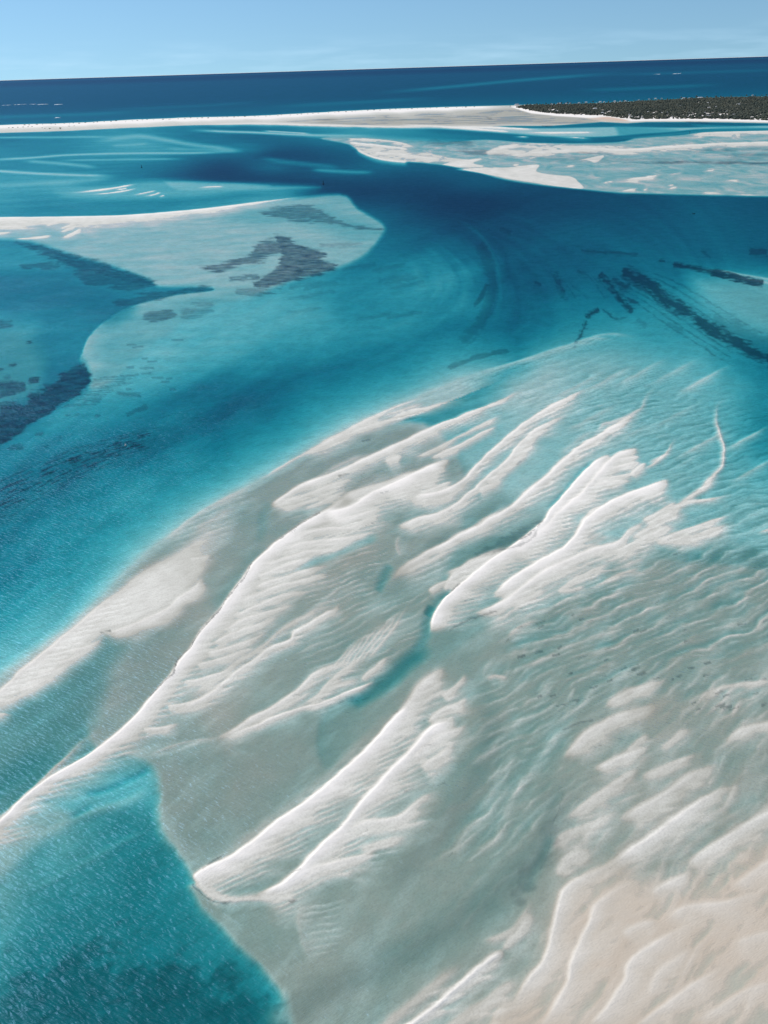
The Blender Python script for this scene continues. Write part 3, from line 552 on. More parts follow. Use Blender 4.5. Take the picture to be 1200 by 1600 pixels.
    # R4 : the great ridge, from the left edge to the middle
    R([(-140,1385),(-60,1325),(0,1283),(33,1252),(67,1224),(105,1200),(133,1185),(167,1162),(200,1136),(233,1098),(260,1064),(290,1026),(317,988),(353,945),(373,915),(400,880),(418,863),(437,847),(467,823),(510,800),(533,783),(560,770)], 1.15, 5.5, 34, 1.05, 0, .12, .7, wr0=26)
    R([(533,781),(560,768),(600,755),(640,741),(665,730)], .3, 5, 14, 1, .15, .3)
    R([(505,803),(530,798),(557,787),(587,769),(633,749),(667,732),(705,717)], 1.0, 5, 30, 1.2, .1, .15)
    R([(600,775),(650,752),(690,742)], .3, 4, 26, 1, .3, .3)
    # grey apron on its upper-left side
    R([(-100,1345),(0,1276),(60,1222),(105,1180),(140,1150),(180,1130)], .03, 8, 26, .8, 0, .3)
    # fingers trailing off its right side
    fing = [
      ([(520,812),(545,808),(560,805),(600,793)],.6,10),([(515,812),(540,812),(565,800)],.4,6),
      ([(455,843),(480,834),(510,826),(545,823),(575,812),(605,802)],.55,10),([(446,857),(470,850),(495,846),(530,842),(565,836),(600,825)],.55,11),
      ([(440,866),(475,855),(520,850),(560,846)],.3,7),([(412,884),(445,872),(480,862),(520,858),(555,850)],.45,10),
      ([(402,902),(430,890),(462,878),(498,870)],.55,10),([(396,918),(430,906),(470,895),(520,882)],.5,10),([(372,942),(410,925),(450,912),(495,902),(530,890)],.45,9),
      ([(365,965),(400,945),(445,930),(490,922)],.5,9),([(352,985),(385,966),(420,955),(465,940)],.42,10),([(335,1005),(375,985),(410,973),(440,960)],.38,10),
      ([(322,1022),(355,1013),(385,1003),(420,985)],.4,9),([(305,1040),(330,1034),(365,1025),(395,1010)],.42,8),([(285,1066),(310,1062),(345,1052),(375,1038)],.42,8),
      ([(262,1103),(290,1100),(315,1092)],.35,8),([(225,1138),(255,1136),(280,1129)],.42,7)]
    for uv, h, wr in fing: R(uv, h, 2.6, wr, 1.2, .1, .5)
    # R11 with the scalloped edge
    R([(270,1114),(300,1100),(333,1080),(367,1054),(400,1031),(423,1014),(453,1000),(460,988),(480,978),(507,958),(520,953),(535,941)], .5, 4, 9, 1.1, .12, .12)
    R([(290,1095),(330,1065),(370,1035),(410,1010),(440,985),(470,965),(500,945),(540,925)], .04, 6, 18, 1, .15, .3)
    # R12 pair
    R([(335,1156),(367,1143),(400,1121),(433,1100),(467,1076),(500,1048),(533,1034),(560,1020)], .42, 5, 14, 1.2, .15, .35); R([(355,1152),(400,1137),(427,1123),(467,1108),(500,1100),(533,1087),(577,1069),(590,1058)], .6, 3, 5, 1.1, .15, .12)
    R([(470,1100),(500,1085),(520,1060),(550,1035),(580,1020)], .14, 4, 20, 1, .2, .4); R([(565,1063),(572,1052),(590,1040),(610,1022)], .22, 3, 8, 1, .1, .4)
    R([(480,1095),(520,1075),(560,1060),(575,1055)], .05, 6, 14, 1, .2, .3)
    for k in range(7):
        R([(505+k*11,1055-k*3),(535+k*13,1022-k*7),(565+k*14,995-k*11)], .05, 2.5, 6, 1, .2, .5)
    R([(230,1180),(270,1165),(320,1155),(360,1148)], -.02, 2.5, 10, 1, .2, .4)
    # R10 the outer island
    isl = [(-160,1215),(0,1077),(33,1047),(67,1020),(100,993),(133,967),(167,937),(200,913),(233,890),(283,857),(317,827),(350,806),(372,800),(378,815),(367,835),(350,862),(338,876),(317,902),(283,932),(240,961),(200,978),(160,990),(133,1010),(100,1040),(80,1060),(43,1083),(0,1098),(-160,1225)]
    sl, w = m.poly(isl, 26); w = w*(1-.85*sst(-380, -230, m.P[sl]))
    m.F[sl] = np.maximum(m.F[sl], m.F[sl]*(1-w)+(.15)*w); m.tan[sl] *= 1-.8*w
    R([(-120,1180),(0,1079),(33,1049),(67,1022),(100,995),(133,969),(167,939),(200,915),(240,886),(270,868)], .55, 3, 22, 1.2, 0, .5, wr0=18)
    R([(160,992),(200,979),(240,962),(262,950),(283,932),(300,921),(318,902)][::-1], .45, 22, 3, 1, .15, .15)
    R([(296,873),(312,871),(330,868)], .2, 2, 5, 1, .2, .3); R([(250,930),(258,924),(265,915)], .2, 2, 4, 1, .2, .3)
    for uv in ([(-10,1096),(18,1092),(44,1083)], [(28,1078),(55,1071),(80,1060)], [(40,1066),(70,1062),(105,1060)], [(60,1052),(95,1045),(120,1032)], [(90,1035),(115,1028),(140,1012)], [(110,1018),(140,1008),(165,993)], [(-20,1116),(12,1116),(26,1117)]): R(uv, .35, 2.5, 8, 1, .1, .6)
    R([(300,830),(330,812),(352,800),(380,790)], -.02, 6, 20, 1, .2, .4); R([(250,850),(290,815),(330,790),(400,755)], -.03, 4, 16, .8, .2, .2)
    # R5 pair
    R([(617,824),(650,813),(683,803),(710,790),(737,769),(757,749),(783,727),(800,710),(813,693),(833,674),(860,660),(888,646)], .62, 4, 12, 1.3, .08, .15)
    R([(640,783),(660,775),(683,770),(710,760),(733,742),(753,720),(777,697),(800,678),(833,653),(867,633),(900,616),(930,602)], .75, 4, 11, 1.3, .08, .22)
    R([(645,778),(680,762),(710,751)], .3, 2.5, 7, 1, .15, .25); R([(640,783),(690,780),(715,765)], .2, 2.5, 6, 1, .15, .3)
    for uv in ([(760,752),(785,742),(800,738)], [(775,738),(795,730),(815,722)], [(790,722),(812,714),(828,708)], [(800,708),(820,702),(835,695)], [(808,698),(828,690),(840,683)], [(815,690),(835,680),(850,672)], [(748,765),(775,755),(790,750)]): R(uv, .32, 2, 7, 1, .1, .5)
    # R6
    R([(600,918),(617,899),(640,880),(667,863),(693,853),(720,837),(745,824),(767,810),(800,793),(833,763),(867,733),(900,703),(933,683),(967,663),(985,650),(1003,637)], .85, 6, 16, 1.2, .25, .12, wr0=14)
    R([(690,852),(730,828),(765,806),(800,785)], .04, 5, 8, 1, .2, .3); R([(920,690),(942,664),(960,658),(1000,640),(1010,620),(1030,600)], .0, 6, 10, 1, .25, .4); R([(870,715),(900,690),(935,668)], -.1, 8, 10, 1, .3, .3)
    R([(620,905),(650,885),(690,866),(720,856)], .05, 4, 16, 1, .3, .4); R([(625,835),(620,850),(625,870)][::-1], -.02, 3, 6, 1, .2, .2)
    # R7
    R([(672,990),(675,972),(682,955),(700,934),(720,914),(750,890),(773,873),(800,855),(815,845),(847,818),(862,796),(877,779),(910,743),(933,722),(957,708)], 1.25, 4.5, 36, 1.2, .06, .08, .7, wr0=40)
    R([(800,868),(840,835),(887,789),(910,770),(925,752),(940,735),(960,714),(980,706),(1000,699)], .9, 5, 24, 1.2, .12, .1)
    for uv in ([(930,752),(960,745),(1003,738)], [(925,760),(955,752),(990,752)], [(945,735),(975,727),(1006,722)], [(955,720),(980,716),(1004,712)], [(985,742),(1000,728),(1012,722)]): R(uv, .5, 2.5, 8, 1.1, .1, .35)
    # side lobes
    R([(693,925),(712,893),(740,878),(775,868),(795,858)], .35, 4, 26, .9, .1, .3); R([(665,925),(682,915),(700,908),(718,911)], .3, 3.5, 8, 1, .15, .12)
    R([(690,898),(720,885),(760,866),(800,850)], .2, 4, 14, 1, .2, .3)
    # R8
    R([(770,935),(800,905),(843,880),(873,862),(892,845),(907,827),(917,812),(940,795),(967,779),(1013,762),(1035,754),(1052,748)], 1.15, 5, 32, 1.2, .1, .1)
    R([(740,960),(780,945),(820,915),(867,885),(910,866),(935,856),(965,847),(985,830),(1020,808)], .7, 5, 24, 1.2, .12, .25)
    R([(875,868),(897,850),(905,830),(925,800),(945,788)], .5, 5, 12, 1, .2, .3)
    R([(985,845),(1020,820),(1050,800),(1075,787)], .22, 5, 20, 1, .2, .3); R([(955,865),(990,850),(1025,832),(1060,820)], .22, 4, 16, 1, .2, .35); R([(1000,815),(1030,800),(1060,780)], .25, 4, 16, 1, .2, .3)
    R([(1023,850),(1060,832),(1100,818),(1150,800)], .4, 4, 14, 1.1, .15, .4); R([(1040,845),(1080,838),(1120,826),(1155,810)], .16, 4, 12, 1, .2, .4); R([(1180,833),(1220,822),(1280,810)], .12, 3, 9, 1, .2, .2)
    R([(1035,800),(1070,785),(1110,780),(1150,768)], .12, 4, 12, 1, .2, .4); R([(870,925),(900,905),(930,890),(955,878)], .15, 3, 14, 1, .15, .3); R([(870,925),(895,921),(920,914)], .15, 3, 6, 1, .15, .3)
    R([(940,910),(975,895),(1010,885)], .06, 4, 12, 1, .2, .4); R([(800,945),(830,932),(850,920)], .16, 4, 10, 1, .2, .3); R([(790,995),(820,975),(850,965)], .02, 4, 14, 1, .2, .4)
    # R9 the hook
    R([(1050,794),(1083,774),(1107,751),(1122,735),(1131,716),(1131,697),(1125,676),(1119,655),(1122,635),(1145,615)], .1, 9, 5, 1, .12, .35); R([(1070,785),(1095,765),(1112,748),(1125,732)], .2, 3, 6, 1, .2, .3); R([(1010,725),(1040,707),(1060,680)], .0, 4, 9, 1, .2, .4); R([(1005,733),(1030,718),(1050,700)], .12, 3, 7, 1, .2, .4)
    # R13 / R14 pair (lower middle)
    R([(299,1374),(318,1361),(340,1350),(367,1335),(400,1312),(443,1279),(487,1249),(527,1215),(560,1185),(587,1159),(612,1129),(632,1108),(655,1095)], 1.15, 7, 34, 1.1, .02, .1, .6, wr0=46)
    R([(600,1150),(640,1100),(655,1075),(675,1055),(700,1040)], .3, 8, 34, .8, .25, .25)
    R([(305,1366),(370,1320),(430,1275),(490,1230),(550,1175),(600,1120)], -.05, 12, 20, .8, .1, .2)
    R([(400,1400),(440,1385),(467,1362),(480,1349),(507,1322),(537,1291),(557,1264),(580,1238),(607,1208),(633,1184),(657,1157),(677,1137),(713,1122)], 1.1, 7, 40, 1.15, .08, .1, .6, wr0=30)
    R([(640,1190),(660,1170),(690,1150),(715,1140),(730,1130)], .4, 5, 16, 1, .15, .4); R([(655,1200),(690,1178),(712,1160)], .3, 5, 16, 1, .15, .4); R([(665,1130),(690,1110),(720,1098),(735,1085)], .28, 5, 14, 1, .15, .35); R([(690,1090),(715,1070),(735,1050)], .15, 5, 18, .9, .15, .35); R([(760,1060),(775,1055),(795,1060)], .05, 4, 10, 1, .2, .3)
    R([(540,1300),(573,1284),(600,1281),(625,1274),(655,1250),(690,1232)], .42, 5, 20, 1, .15, .5); R([(470,1370),(490,1357),(520,1349),(565,1341),(600,1320)], .5, 5, 16, 1, .1, .4); R([(560,1330),(600,1315),(640,1305)], .1, 6, 20, 1, .2, .4)
    R([(300,1378),(330,1398),(360,1407),(395,1405),(430,1404),(465,1404)], .12, 14, 4, 1, .05, .1)
    R([(486,1520),(478,1470),(472,1430),(470,1405)], -.04, 9, 46, .7, .45, .1, 2.0)
    # R15.. lower right swarm
    low = [
     ([(877,1192),(882,1180),(900,1163),(933,1137),(967,1120),(1000,1110),(1036,1102)],.5,26,1.2),([(925,1205),(945,1194),(967,1183),(1000,1173),(1020,1168)],.55,16,1.2),([(975,1175),(1000,1158),(1018,1145)],.2,12,1),
     ([(883,1280),(905,1264),(935,1240),(970,1215),(1010,1197)],.3,34,1.1),([(967,1284),(1007,1262),(1050,1233),(1083,1210),(1105,1198),(1130,1188)],.45,24,1.1),([(1000,1215),(1030,1204),(1060,1190),(1100,1169)],.25,22,1),
     ([(1030,1172),(1060,1150),(1088,1136)],.12,16,1),([(943,1105),(965,1090),(987,1079),(1020,1068),(1048,1059)],.32,16,1.1),([(1090,1090),(1130,1074),(1180,1068),(1250,1060)],.12,14,1),
     ([(1125,1163),(1153,1143),(1175,1136),(1210,1128),(1300,1100)],.4,24,1),([(950,1355),(975,1337),(1000,1318),(1040,1290),(1077,1263),(1117,1240),(1160,1226)],.7,28,1.2),
     ([(1075,1352),(1100,1335),(1133,1311),(1170,1288),(1210,1262),(1300,1210)],.45,26,1.1),([(860,1330),(890,1300),(930,1285),(980,1262)],.1,26,.9),([(870,1370),(890,1340),(930,1325)],.15,26,.9),
     ([(800,1580),(818,1548),(833,1522),(857,1486),(866,1450),(872,1425),(884,1390),(917,1369),(950,1352),(985,1330)],.6,32,1.1),([(840,1615),(850,1597),(887,1541),(893,1515),(900,1490),(923,1447),(937,1413),(967,1387),(1010,1371)],.6,34,1.2),
     ([(910,1620),(927,1597),(960,1557),(975,1530),(978,1508),(1007,1481),(1050,1457),(1100,1442)],.55,36,1.1),([(985,1615),(1007,1597),(1047,1567),(1080,1540),(1105,1525),(1150,1505)],.4,36,1.1),([(1014,1562),(1022,1535),(1032,1515),(1060,1495),(1100,1470)],.25,24,1),
     ([(1010,1395),(1050,1378),(1085,1362)],.4,16,1),([(1030,1440),(1066,1418),(1090,1415),(1130,1411),(1165,1400),(1200,1391)],.4,30,1),([(1075,1352),(1110,1332),(1150,1310)],.3,20,1),([(1140,1392),(1170,1368),(1205,1342),(1260,1310)],.35,24,1),
     ([(1080,1600),(1120,1575),(1170,1550),(1260,1520)],.25,36,1),([(1140,1480),(1180,1465),(1260,1440)],.25,30,1),([(750,1475),(790,1455),(820,1425),(840,1395)],.05,26,.8),([(780,1490),(810,1450),(835,1420)],.16,20,1),([(970,1462),(1000,1445),(1030,1438)],.3,20,1)]
    for uv, h, wr, pw in low: R(uv, h*(.75 if uv[0][1] > 1340 else .55), 7, wr*.8, pw*.8, .2, .4, feather=.25)
    R([(625,1612),(647,1597),(683,1570),(717,1543),(753,1510),(788,1486)], .75, 8, 12, 1.2, 0, .12)
    R([(560,1640),(633,1575),(690,1530),(740,1500)], .05, 14, 30, 1, 0, .3); R([(690,1620),(760,1570),(810,1520)], .08, 16, 30, 1, 0, .3)
    # faint sand waves running up into the turquoise
    for k, (u, v) in enumerate(((770,632),(800,628),(840,622),(880,612),(930,600),(980,590),(1030,590),(1080,600),(905,660),(960,690),(1030,660),(1080,700),(1150,690),(1160,740))):
        R([(u-30,v+18),(u+5,v),(u+45,v-22),(u+75,v-36)], m_val(k), 5, 14, 1, .3, .5)
    for k in range(9):
        R([(680+k*26,610-k*9),(740+k*26,585-k*8),(800+k*25,566-k*5)], -.2-.02*(k%3), 4, 9, 1, .3, .4)
    # wrack lines and tide debris along the steep feet
    for uv, a in (([(398,878),(373,912),(353,942),(317,985),(288,1022),(255,1068),(236,1088)], .75), ([(432,848),(465,820),(500,802)], .6), ([(296,1376),(300,1385),(325,1402),(345,1409),(365,1408)], .5), ([(314,1358),(330,1345),(350,1332)], .5), ([(700,930),(718,911)], .7), ([(845,820),(825,838),(812,845)], .6), ([(770,862),(820,850),(842,828)], .4), ([(450,1408),(467,1406)], .5), ([(155,990),(172,986)], .7), ([(700,985),(740,965),(780,955)], .45), ([(530,745),(545,740)], .5), ([(565,690),(580,687)], .5), ([(845,1360),(860,1325),(868,1290),(880,1240)], .45), ([(880,1140),(930,1125)], .4)):
        m.weed(uv, 1.9, a, 2.2, -.1, 200+int(uv[0][0]), .02, .02)
    m.patch([(740,866),(770,850),(800,835),(840,813),(846,812),(838,822),(812,841),(790,854),(765,866)], 4, .4, 2.5, -.2, 230, 2)
    m.patch([(800,1380),(830,1330),(862,1280),(866,1310),(840,1360),(810,1410)], 16, .4, 4, -.1, 231, 1.5)
    for k in range(46):
        r = random.Random(500+k); u = 800+r.random()*400; v = 960+r.random()*150
        m.weed([(u,v+2),(u+6+r.random()*12,v-2)], 1.6+r.random()*1.5, .5, 1.6, -.1, 240+k)
    for k in range(60):
        r = random.Random(600+k); u = 420+r.random()*760; v = 720+r.random()*650
        m.weed([(u,v+2),(u+6+r.random()*14,v-3)], 1.2, .35, 1.6, -.1, 300+k)
    # weed on the floor of the green pool
    m.patch([(20,1520),(120,1470),(260,1500),(420,1540),(450,1640),(300,1700),(0,1700),(-60,1560)], 60, .5, 4, .0, 350, 1.2)
    m.patch([(160,1540),(260,1520),(280,1570),(180,1600)], 30, .5, 3, .05, 351, 1.2)
    m.area([(-100,1300),(240,1260),(300,1400),(450,1600),(500,1900),(-300,1900)], .6, 40, .95, field='tan')
    # broad unevenness
    bw = np.clip(m.tan*1.2, 0, 1)*(m.Q > 560); m.F += bw*.06*fbm(X/22, Y/22, 4, 62)*(m.F < .05); m.tan[:] = np.clip(m.tan*(1+.5*bw*fbm((X*.82-Y*.57)/7, (X*.57+Y*.82)/26, 4, 63)), 0, 1)
    m.F += np.where(m.F < .1, 1, .4)*(.05*fbm(X/9, Y/9, 4, 60))*np.clip(.25+np.abs(np.minimum(m.F, 0)), 0, 1)
    m.F += .012*fbm(X/2.2, Y/3.5, 3, 61)*(m.Q > 500)
    # the wooded headland rises a little
    m.hill = np.zeros_like(m.F)
    sl, w = m.poly([(815,168.5),(870,167),(940,165.5),(1000,162),(1100,157),(1200,155),(1800,140),(1800,176),(1200,186),(1130,184.5),(1080,184),(1010,184),(985,185),(955,182),(920,180),(870,177),(835,173)], 9, .2, 1)
    m.hill[sl] = w*(4.5+3*fbm(X[sl]/140, Y[sl]/140, 3, 70))
    return m

def m_val(k): return (-.12, -.16, -.2, -.1)[k % 4]

def heights(m):
    """metres above sea level from F"""
    el = np.sin(np.arctan2(CAM_H, np.hypot(m.X, m.Y)))
    path = 1/el + 1/math.sin(SUN_EL)
    neg = np.minimum(m.F, 0)/(KABS[1]*path)
    return np.where(m.F < 0, neg, .38*m.F)
# ------------------------------------------------------------------ build helpers
COL = bpy.context.scene.collection
def link(name, me, parent=None, mat=None):
    o = bpy.data.objects.new(name, me); COL.objects.link(o)
    if parent: o.parent = parent
    if mat: me.materials.append(mat)
    return o
class NT:
    def __init__(s, name):
        s.m = bpy.data.materials.new(name); s.m.use_nodes = True; s.t = s.m.node_tree; s.t.nodes.clear()
        s.out = s.n('OutputMaterial')
    def n(s, typ, **kw):
        x = s.t.nodes.new('ShaderNode'+typ)
        for k, v in kw.items(): setattr(x, k, v)
        return x
    def set(s, node, i, v):
        if isinstance(v, bpy.types.NodeSocket): s.t.links.new(v, node.inputs[i])
        else: node.inputs[i].default_value = v
    def attr(s, name): return s.n('Attribute', attribute_name=name).outputs['Fac']
    def pos(s): return s.n('NewGeometry').outputs['Position']
    def math(s, op, a, b=0.0, c=False):
        x = s.n('Math', operation=op, use_clamp=c); s.set(x, 0, a); s.set(x, 1, b); return x.outputs[0]
    def ramp(s, v, a, b, c=0.0, d=1.0, smooth=True):
        x = s.n('MapRange', interpolation_type='SMOOTHSTEP' if smooth else 'LINEAR'); s.set(x, 0, v); s.set(x, 1, a); s.set(x, 2, b); s.set(x, 3, c); s.set(x, 4, d); return x.outputs[0]
    def mix(s, f, a, b, blend='MIX'):
        x = s.n('Mix', data_type='RGBA', blend_type=blend); s.set(x, 0, f); s.set(x, 6, a); s.set(x, 7, b); return x.outputs[2]
    def map(s, vec, scale, rot=(0, 0, 0)):
        if any(rot):                                  # turn first, then stretch
            r = s.n('Mapping'); s.set(r, 0, vec); r.inputs['Rotation'].default_value = rot; vec = r.outputs[0]
        x = s.n('Mapping'); s.set(x, 0, vec); x.inputs['Scale'].default_value = scale; return x.outputs[0]
    def noise(s, vec, scale, detail=4, rough=.55, dist=0.0):
        x = s.n('TexNoise'); s.set(x, 'Vector', vec); x.inputs['Scale'].default_value = scale; x.inputs['Detail'].default_value = detail; x.inputs['Roughness'].default_value = rough; x.inputs['Distortion'].default_value = dist; return x.outputs[0]
    def bump(s, h, strength, dist, normal=None):
        x = s.n('Bump'); s.set(x, 'Height', h); x.inputs['Strength'].default_value = strength; x.inputs['Distance'].default_value = dist
        if normal: s.set(x, 'Normal', normal)
        return x.outputs[0]
def rgb(r, g, b): return (r, g, b, 1.0)

def sand_material():
    t = NT('sand'); pos = t.pos(); sep = t.n('SeparateXYZ'); t.set(sep, 0, pos); z = sep.outputs[2]
    big = t.noise(pos, .09, 5); fine = t.noise(pos, 1.6, 5, .65); mid = t.noise(t.map(pos, (.25, .8, 1), (0, 0, math.radians(-30))), 1.0, 5)
    dry = t.ramp(t.math('ADD', z, t.math('MULTIPLY', t.math('SUBTRACT', mid, .5), .10)), -.012, .33, 0, 1, False)
    pk = t.attr('pink'); dry = t.math('MULTIPLY', dry, t.math('SUBTRACT', 1.0, t.math('MULTIPLY', t.math('MINIMUM', pk, 1.0), .42)))
    tan = t.attr('tan')
    wet = t.mix(tan, rgb(.75, .735, .66), rgb(.335, .325, .265))
    wet = t.mix(t.ramp(big, .35, .7, 0, .22), wet, rgb(.26, .25, .20))
    drc = t.mix(t.ramp(big, .3, .75, 0, .5), rgb(.85, .795, .73), rgb(.79, .735, .67))
    red = t.ramp(pk, 1.0, 1.8); drc = t.mix(red, drc, rgb(.66, .42, .32)); pk1 = t.math('MINIMUM', pk, 1.0)
    wet = t.mix(t.math('MULTIPLY', pk1, .8), wet, rgb(.55, .45, .35))
    c = t.mix(dry, wet, drc)
    pf = t.math('SUBTRACT', 1.0, t.math('MULTIPLY', t.math('MINIMUM', pk, 1.0), .75))
    c = t.mix(t.math('MULTIPLY', t.math('MULTIPLY', t.ramp(fine, .4, .75, 0, .30), pf), t.math('SUBTRACT', 1.0, t.math('MULTIPLY', dry, .75))), c, rgb(.20, .185, .15))
    c = t.mix(t.math('MULTIPLY', t.math('MULTIPLY', t.ramp(mid, .42, .72, 0, .28), pf), t.math('SUBTRACT', 1.0, t.math('MULTIPLY', dry, .8))), c, rgb(.24, .225, .18))
    g = t.attr('grass')
    gc = t.mix(t.ramp(fine, .3, .7), rgb(.022, .036, .038), rgb(.055, .072, .068))
    c = t.mix(g, c, gc)
    rip = t.noise(t.map(pos, (1.1, 3.6, 1), (0, 0, math.radians(-28))), 1.0, 3)
    h = t.math('ADD', t.math('MULTIPLY', rip, .7), t.math('MULTIPLY', fine, .25))
    b = t.n('BsdfPrincipled'); t.set(b, 'Base Color', c); t.set(b, 'Roughness', t.ramp(dry, 0, 1, .75, .95)); b.inputs['Specular IOR Level'].default_value = .15
    t.set(b, 'Normal', t.bump(h, .55, .16))
    t.set(t.out, 0, b.outputs[0]); return t.m

def water_material():
    t = NT('sea_water'); pos = t.pos()
    a = t.noise(t.map(pos, (.34, 1.15, 1), (0, 0, math.radians(27))), 1.0, 1.5, .45, .6)
    b = t.noise(t.map(pos, (.9, 2.3, 1), (0, 0, math.radians(8))), 1.0, 1, .5, .3)
    sw = t.noise(t.map(pos, (.05, .11, 1), (0, 0, math.radians(10))), 1.0, 2)
    gust = t.ramp(t.noise(pos, .02, 3), .35, .7, .55, 1.15)
    h = t.math('ADD', t.math('MULTIPLY', a, .50), t.math('MULTIPLY', b, .09)); h = t.math('ADD', t.math('MULTIPLY', h, gust), t.math('MULTIPLY', sw, .5))
    nrm = t.bump(h, 1.0, 1.0)
    fr = t.n('Fresnel'); fr.inputs['IOR'].default_value = 1.333; t.set(fr, 'Normal', nrm)
    tr = t.n('BsdfTransparent'); gl = t.n('BsdfGlossy'); gl.inputs['Roughness'].default_value = .36; t.set(gl, 'Normal', nrm); gl.inputs['Color'].default_value = rgb(.17, .32, .54)
    back = t.n('NewGeometry').outputs['Backfacing']
    fac = t.math('ADD', t.math('MULTIPLY', t.math('ADD', t.math('MINIMUM', fr.outputs[0], .2), t.ramp(fr.outputs[0], .55, .95, 0, .12)), t.math('SUBTRACT', 1.0, back)), t.math('MULTIPLY', back, .03))   # no internal mirror: the sheet does not bend light
    mx = t.n('MixShader'); t.set(mx, 0, fac); t.set(mx, 1, tr.outputs[0]); t.set(mx, 2, gl.outputs[0])
    t.set(t.out, 0, mx.outputs[0])
    va = t.n('VolumeAbsorption'); d = KABS[0]; va.inputs['Density'].default_value = d; va.inputs['Color'].default_value = rgb(0, 1-KABS[1]/d, 1-KABS[2]/d)
    t.set(t.out, 1, va.outputs[0]); return t.m

# ------------------------------------------------------------------ sea bed and sandbanks: one continuous terrain
def build_terrain():
    m = paint(Map(1.0)); Z = heights(m)+m.hill if hasattr(m, 'hill') else heights(m)
    X, Y = m.X, m.Y
    # carry the sheet on past the surveyed grid
    def padc(A, f): return np.concatenate([f(A[:, :1], -1), A, f(A[:, -1:], 1)], 1)
    X2 = padc(X, lambda c, s: c*6); Y2 = padc(Y, lambda c, s: c); Z2 = padc(Z, lambda c, s: np.where(m.Q[:, :1] < 60, c, np.minimum(c, -1.0)))
    X2 = np.concatenate([X2[:1]*11, X2[:1]*3, X2, X2[-1:]*20], 0); Y2 = np.concatenate([Y2[:1]*11, Y2[:1]*3, Y2, Y2[-1:]*0-1500], 0); Z2 = np.concatenate([Z2[:1]/11, Z2[:1]/3, Z2, Z2[-1:]*0-2], 0)
    def pada(A): return np.pad(A, ((2, 1), (1, 1)), mode='edge')
    nr, nc = X2.shape
    co = np.stack([X2, Y2, Z2], -1).reshape(-1, 3).astype(np.float32)
    idx = np.arange(nr*nc).reshape(nr, nc)
    # rows run towards the viewer: order for upward normals
    quads = np.stack([idx[:-1, :-1], idx[1:, :-1], idx[1:, 1:], idx[:-1, 1:]], -1).reshape(-1, 4).astype(np.int32)
    me = bpy.data.meshes.new('seabed')
    me.vertices.add(len(co)); me.vertices.foreach_set('co', co.ravel())
    me.loops.add(quads.size); me.loops.foreach_set('vertex_index', quads.ravel())
    me.polygons.add(len(quads)); me.polygons.foreach_set('loop_start', np.arange(0, quads.size, 4, dtype=np.int32))
    me.polygons.foreach_set('use_smooth', np.ones(len(quads), bool))
    for nme in ('tan', 'grass', 'pink'):
        at = me.attributes.new(nme, 'FLOAT', 'POINT'); at.data.foreach_set('value', pada(getattr(m, nme)).astype(np.float32).ravel())
    me.update(); me.validate()
    o = link('seabed', me, None, sand_material()); o['kind'] = 'structure'
    o['label'] = 'white sandbanks and sandy sea bed under clear shallow water'
    return m, Z

def build_sea():
    R = 150000.0; me = bpy.data.meshes.new('sea')
    v = [(-R, -R, 0), (R, -R, 0), (R, R, 0), (-R, R, 0), (-R, -R, -60), (R, -R, -60), (R, R, -60), (-R, R, -60)]
    me.from_pydata(v, [], [(0, 1, 2, 3), (7, 6, 5, 4), (0, 4, 5, 1), (1, 5, 6, 2), (2, 6, 7, 3), (3, 7, 4, 0)]); me.update()
    o = link('sea', me, None, water_material()); o['kind'] = 'structure'; o['label'] = 'clear turquoise to deep blue sea water'
    return o

MAP, ZG = build_terrain()
build_sea()
# ------------------------------------------------------------------ things
def ground_z(u, v):
    p, q = chart(u, v)
    fi = float(np.interp(q, MAP.q, np.arange(len(MAP.q)))); fj = float(np.interp(p, MAP.p, np.arange(len(MAP.p))))
    i = min(int(fi), len(MAP.q)-2); j = min(int(fj), len(MAP.p)-2); a = fi-i; b = fj-j
    return float((ZG[i, j]*(1-b)+ZG[i, j+1]*b)*(1-a)+(ZG[i+1, j]*(1-b)+ZG[i+1, j+1]*b)*a)
def place(u, v, floor=None):
    x, y = uv_ground(u, v); z = ground_z(u, v)
    return Vector((float(x), float(y), max(z, 0.0) if floor is None else floor))

def plain(name, col, rough=.8, var=.12, scale=1.5, spec=.2):
    t = NT(name); pos = t.n('TexCoord').outputs['Object']
    n = t.noise(pos, scale, 4); r, g, b_ = col
    c = t.mix(t.ramp(n, .3, .7), rgb(r*(1-var), g*(1-var), b_*(1-var)), rgb(min(1, r*(1+var)), min(1, g*(1+var)), min(1, b_*(1+var))))
    b = t.n('BsdfPrincipled'); t.set(b, 'Base Color', c); b.inputs['Roughness'].default_value = rough; b.inputs['Specular IOR Level'].default_value = spec
    t.set(t.out, 0, b.outputs[0]); return t.m
def leaf_material():
    t = NT('foliage'); pos = t.pos(); n = t.noise(pos, .025, 4); f = t.noise(pos, .12, 3)
    c = t.mix(t.ramp(n, .35, .65), rgb(.040, .052, .042), rgb(.085, .088, .064)); c = t.mix(t.ramp(f, .4, .7, 0, .6), c, rgb(.03, .04, .038))
    b = t.n('BsdfPrincipled'); t.set(b, 'Base Color', c); b.inputs['Roughness'].default_value = .9; b.inputs['Specular IOR Level'].default_value = .1
    t.set(t.out, 0, b.outputs[0]); return t.m
M_LEAF = leaf_material(); M_BARK = plain('bark', (.10, .085, .07)); M_WALL = plain('white_wall', (.52, .50, .47), var=.05)
M_ROOFW = plain('pale_roof', (.46, .47, .48), var=.1); M_ROOFG = plain('grey_roof', (.36, .37, .38)); M_THATCH = plain('thatch', (.24, .20, .15)); M_DOOR = plain('dark_joinery', (.05, .06, .07))
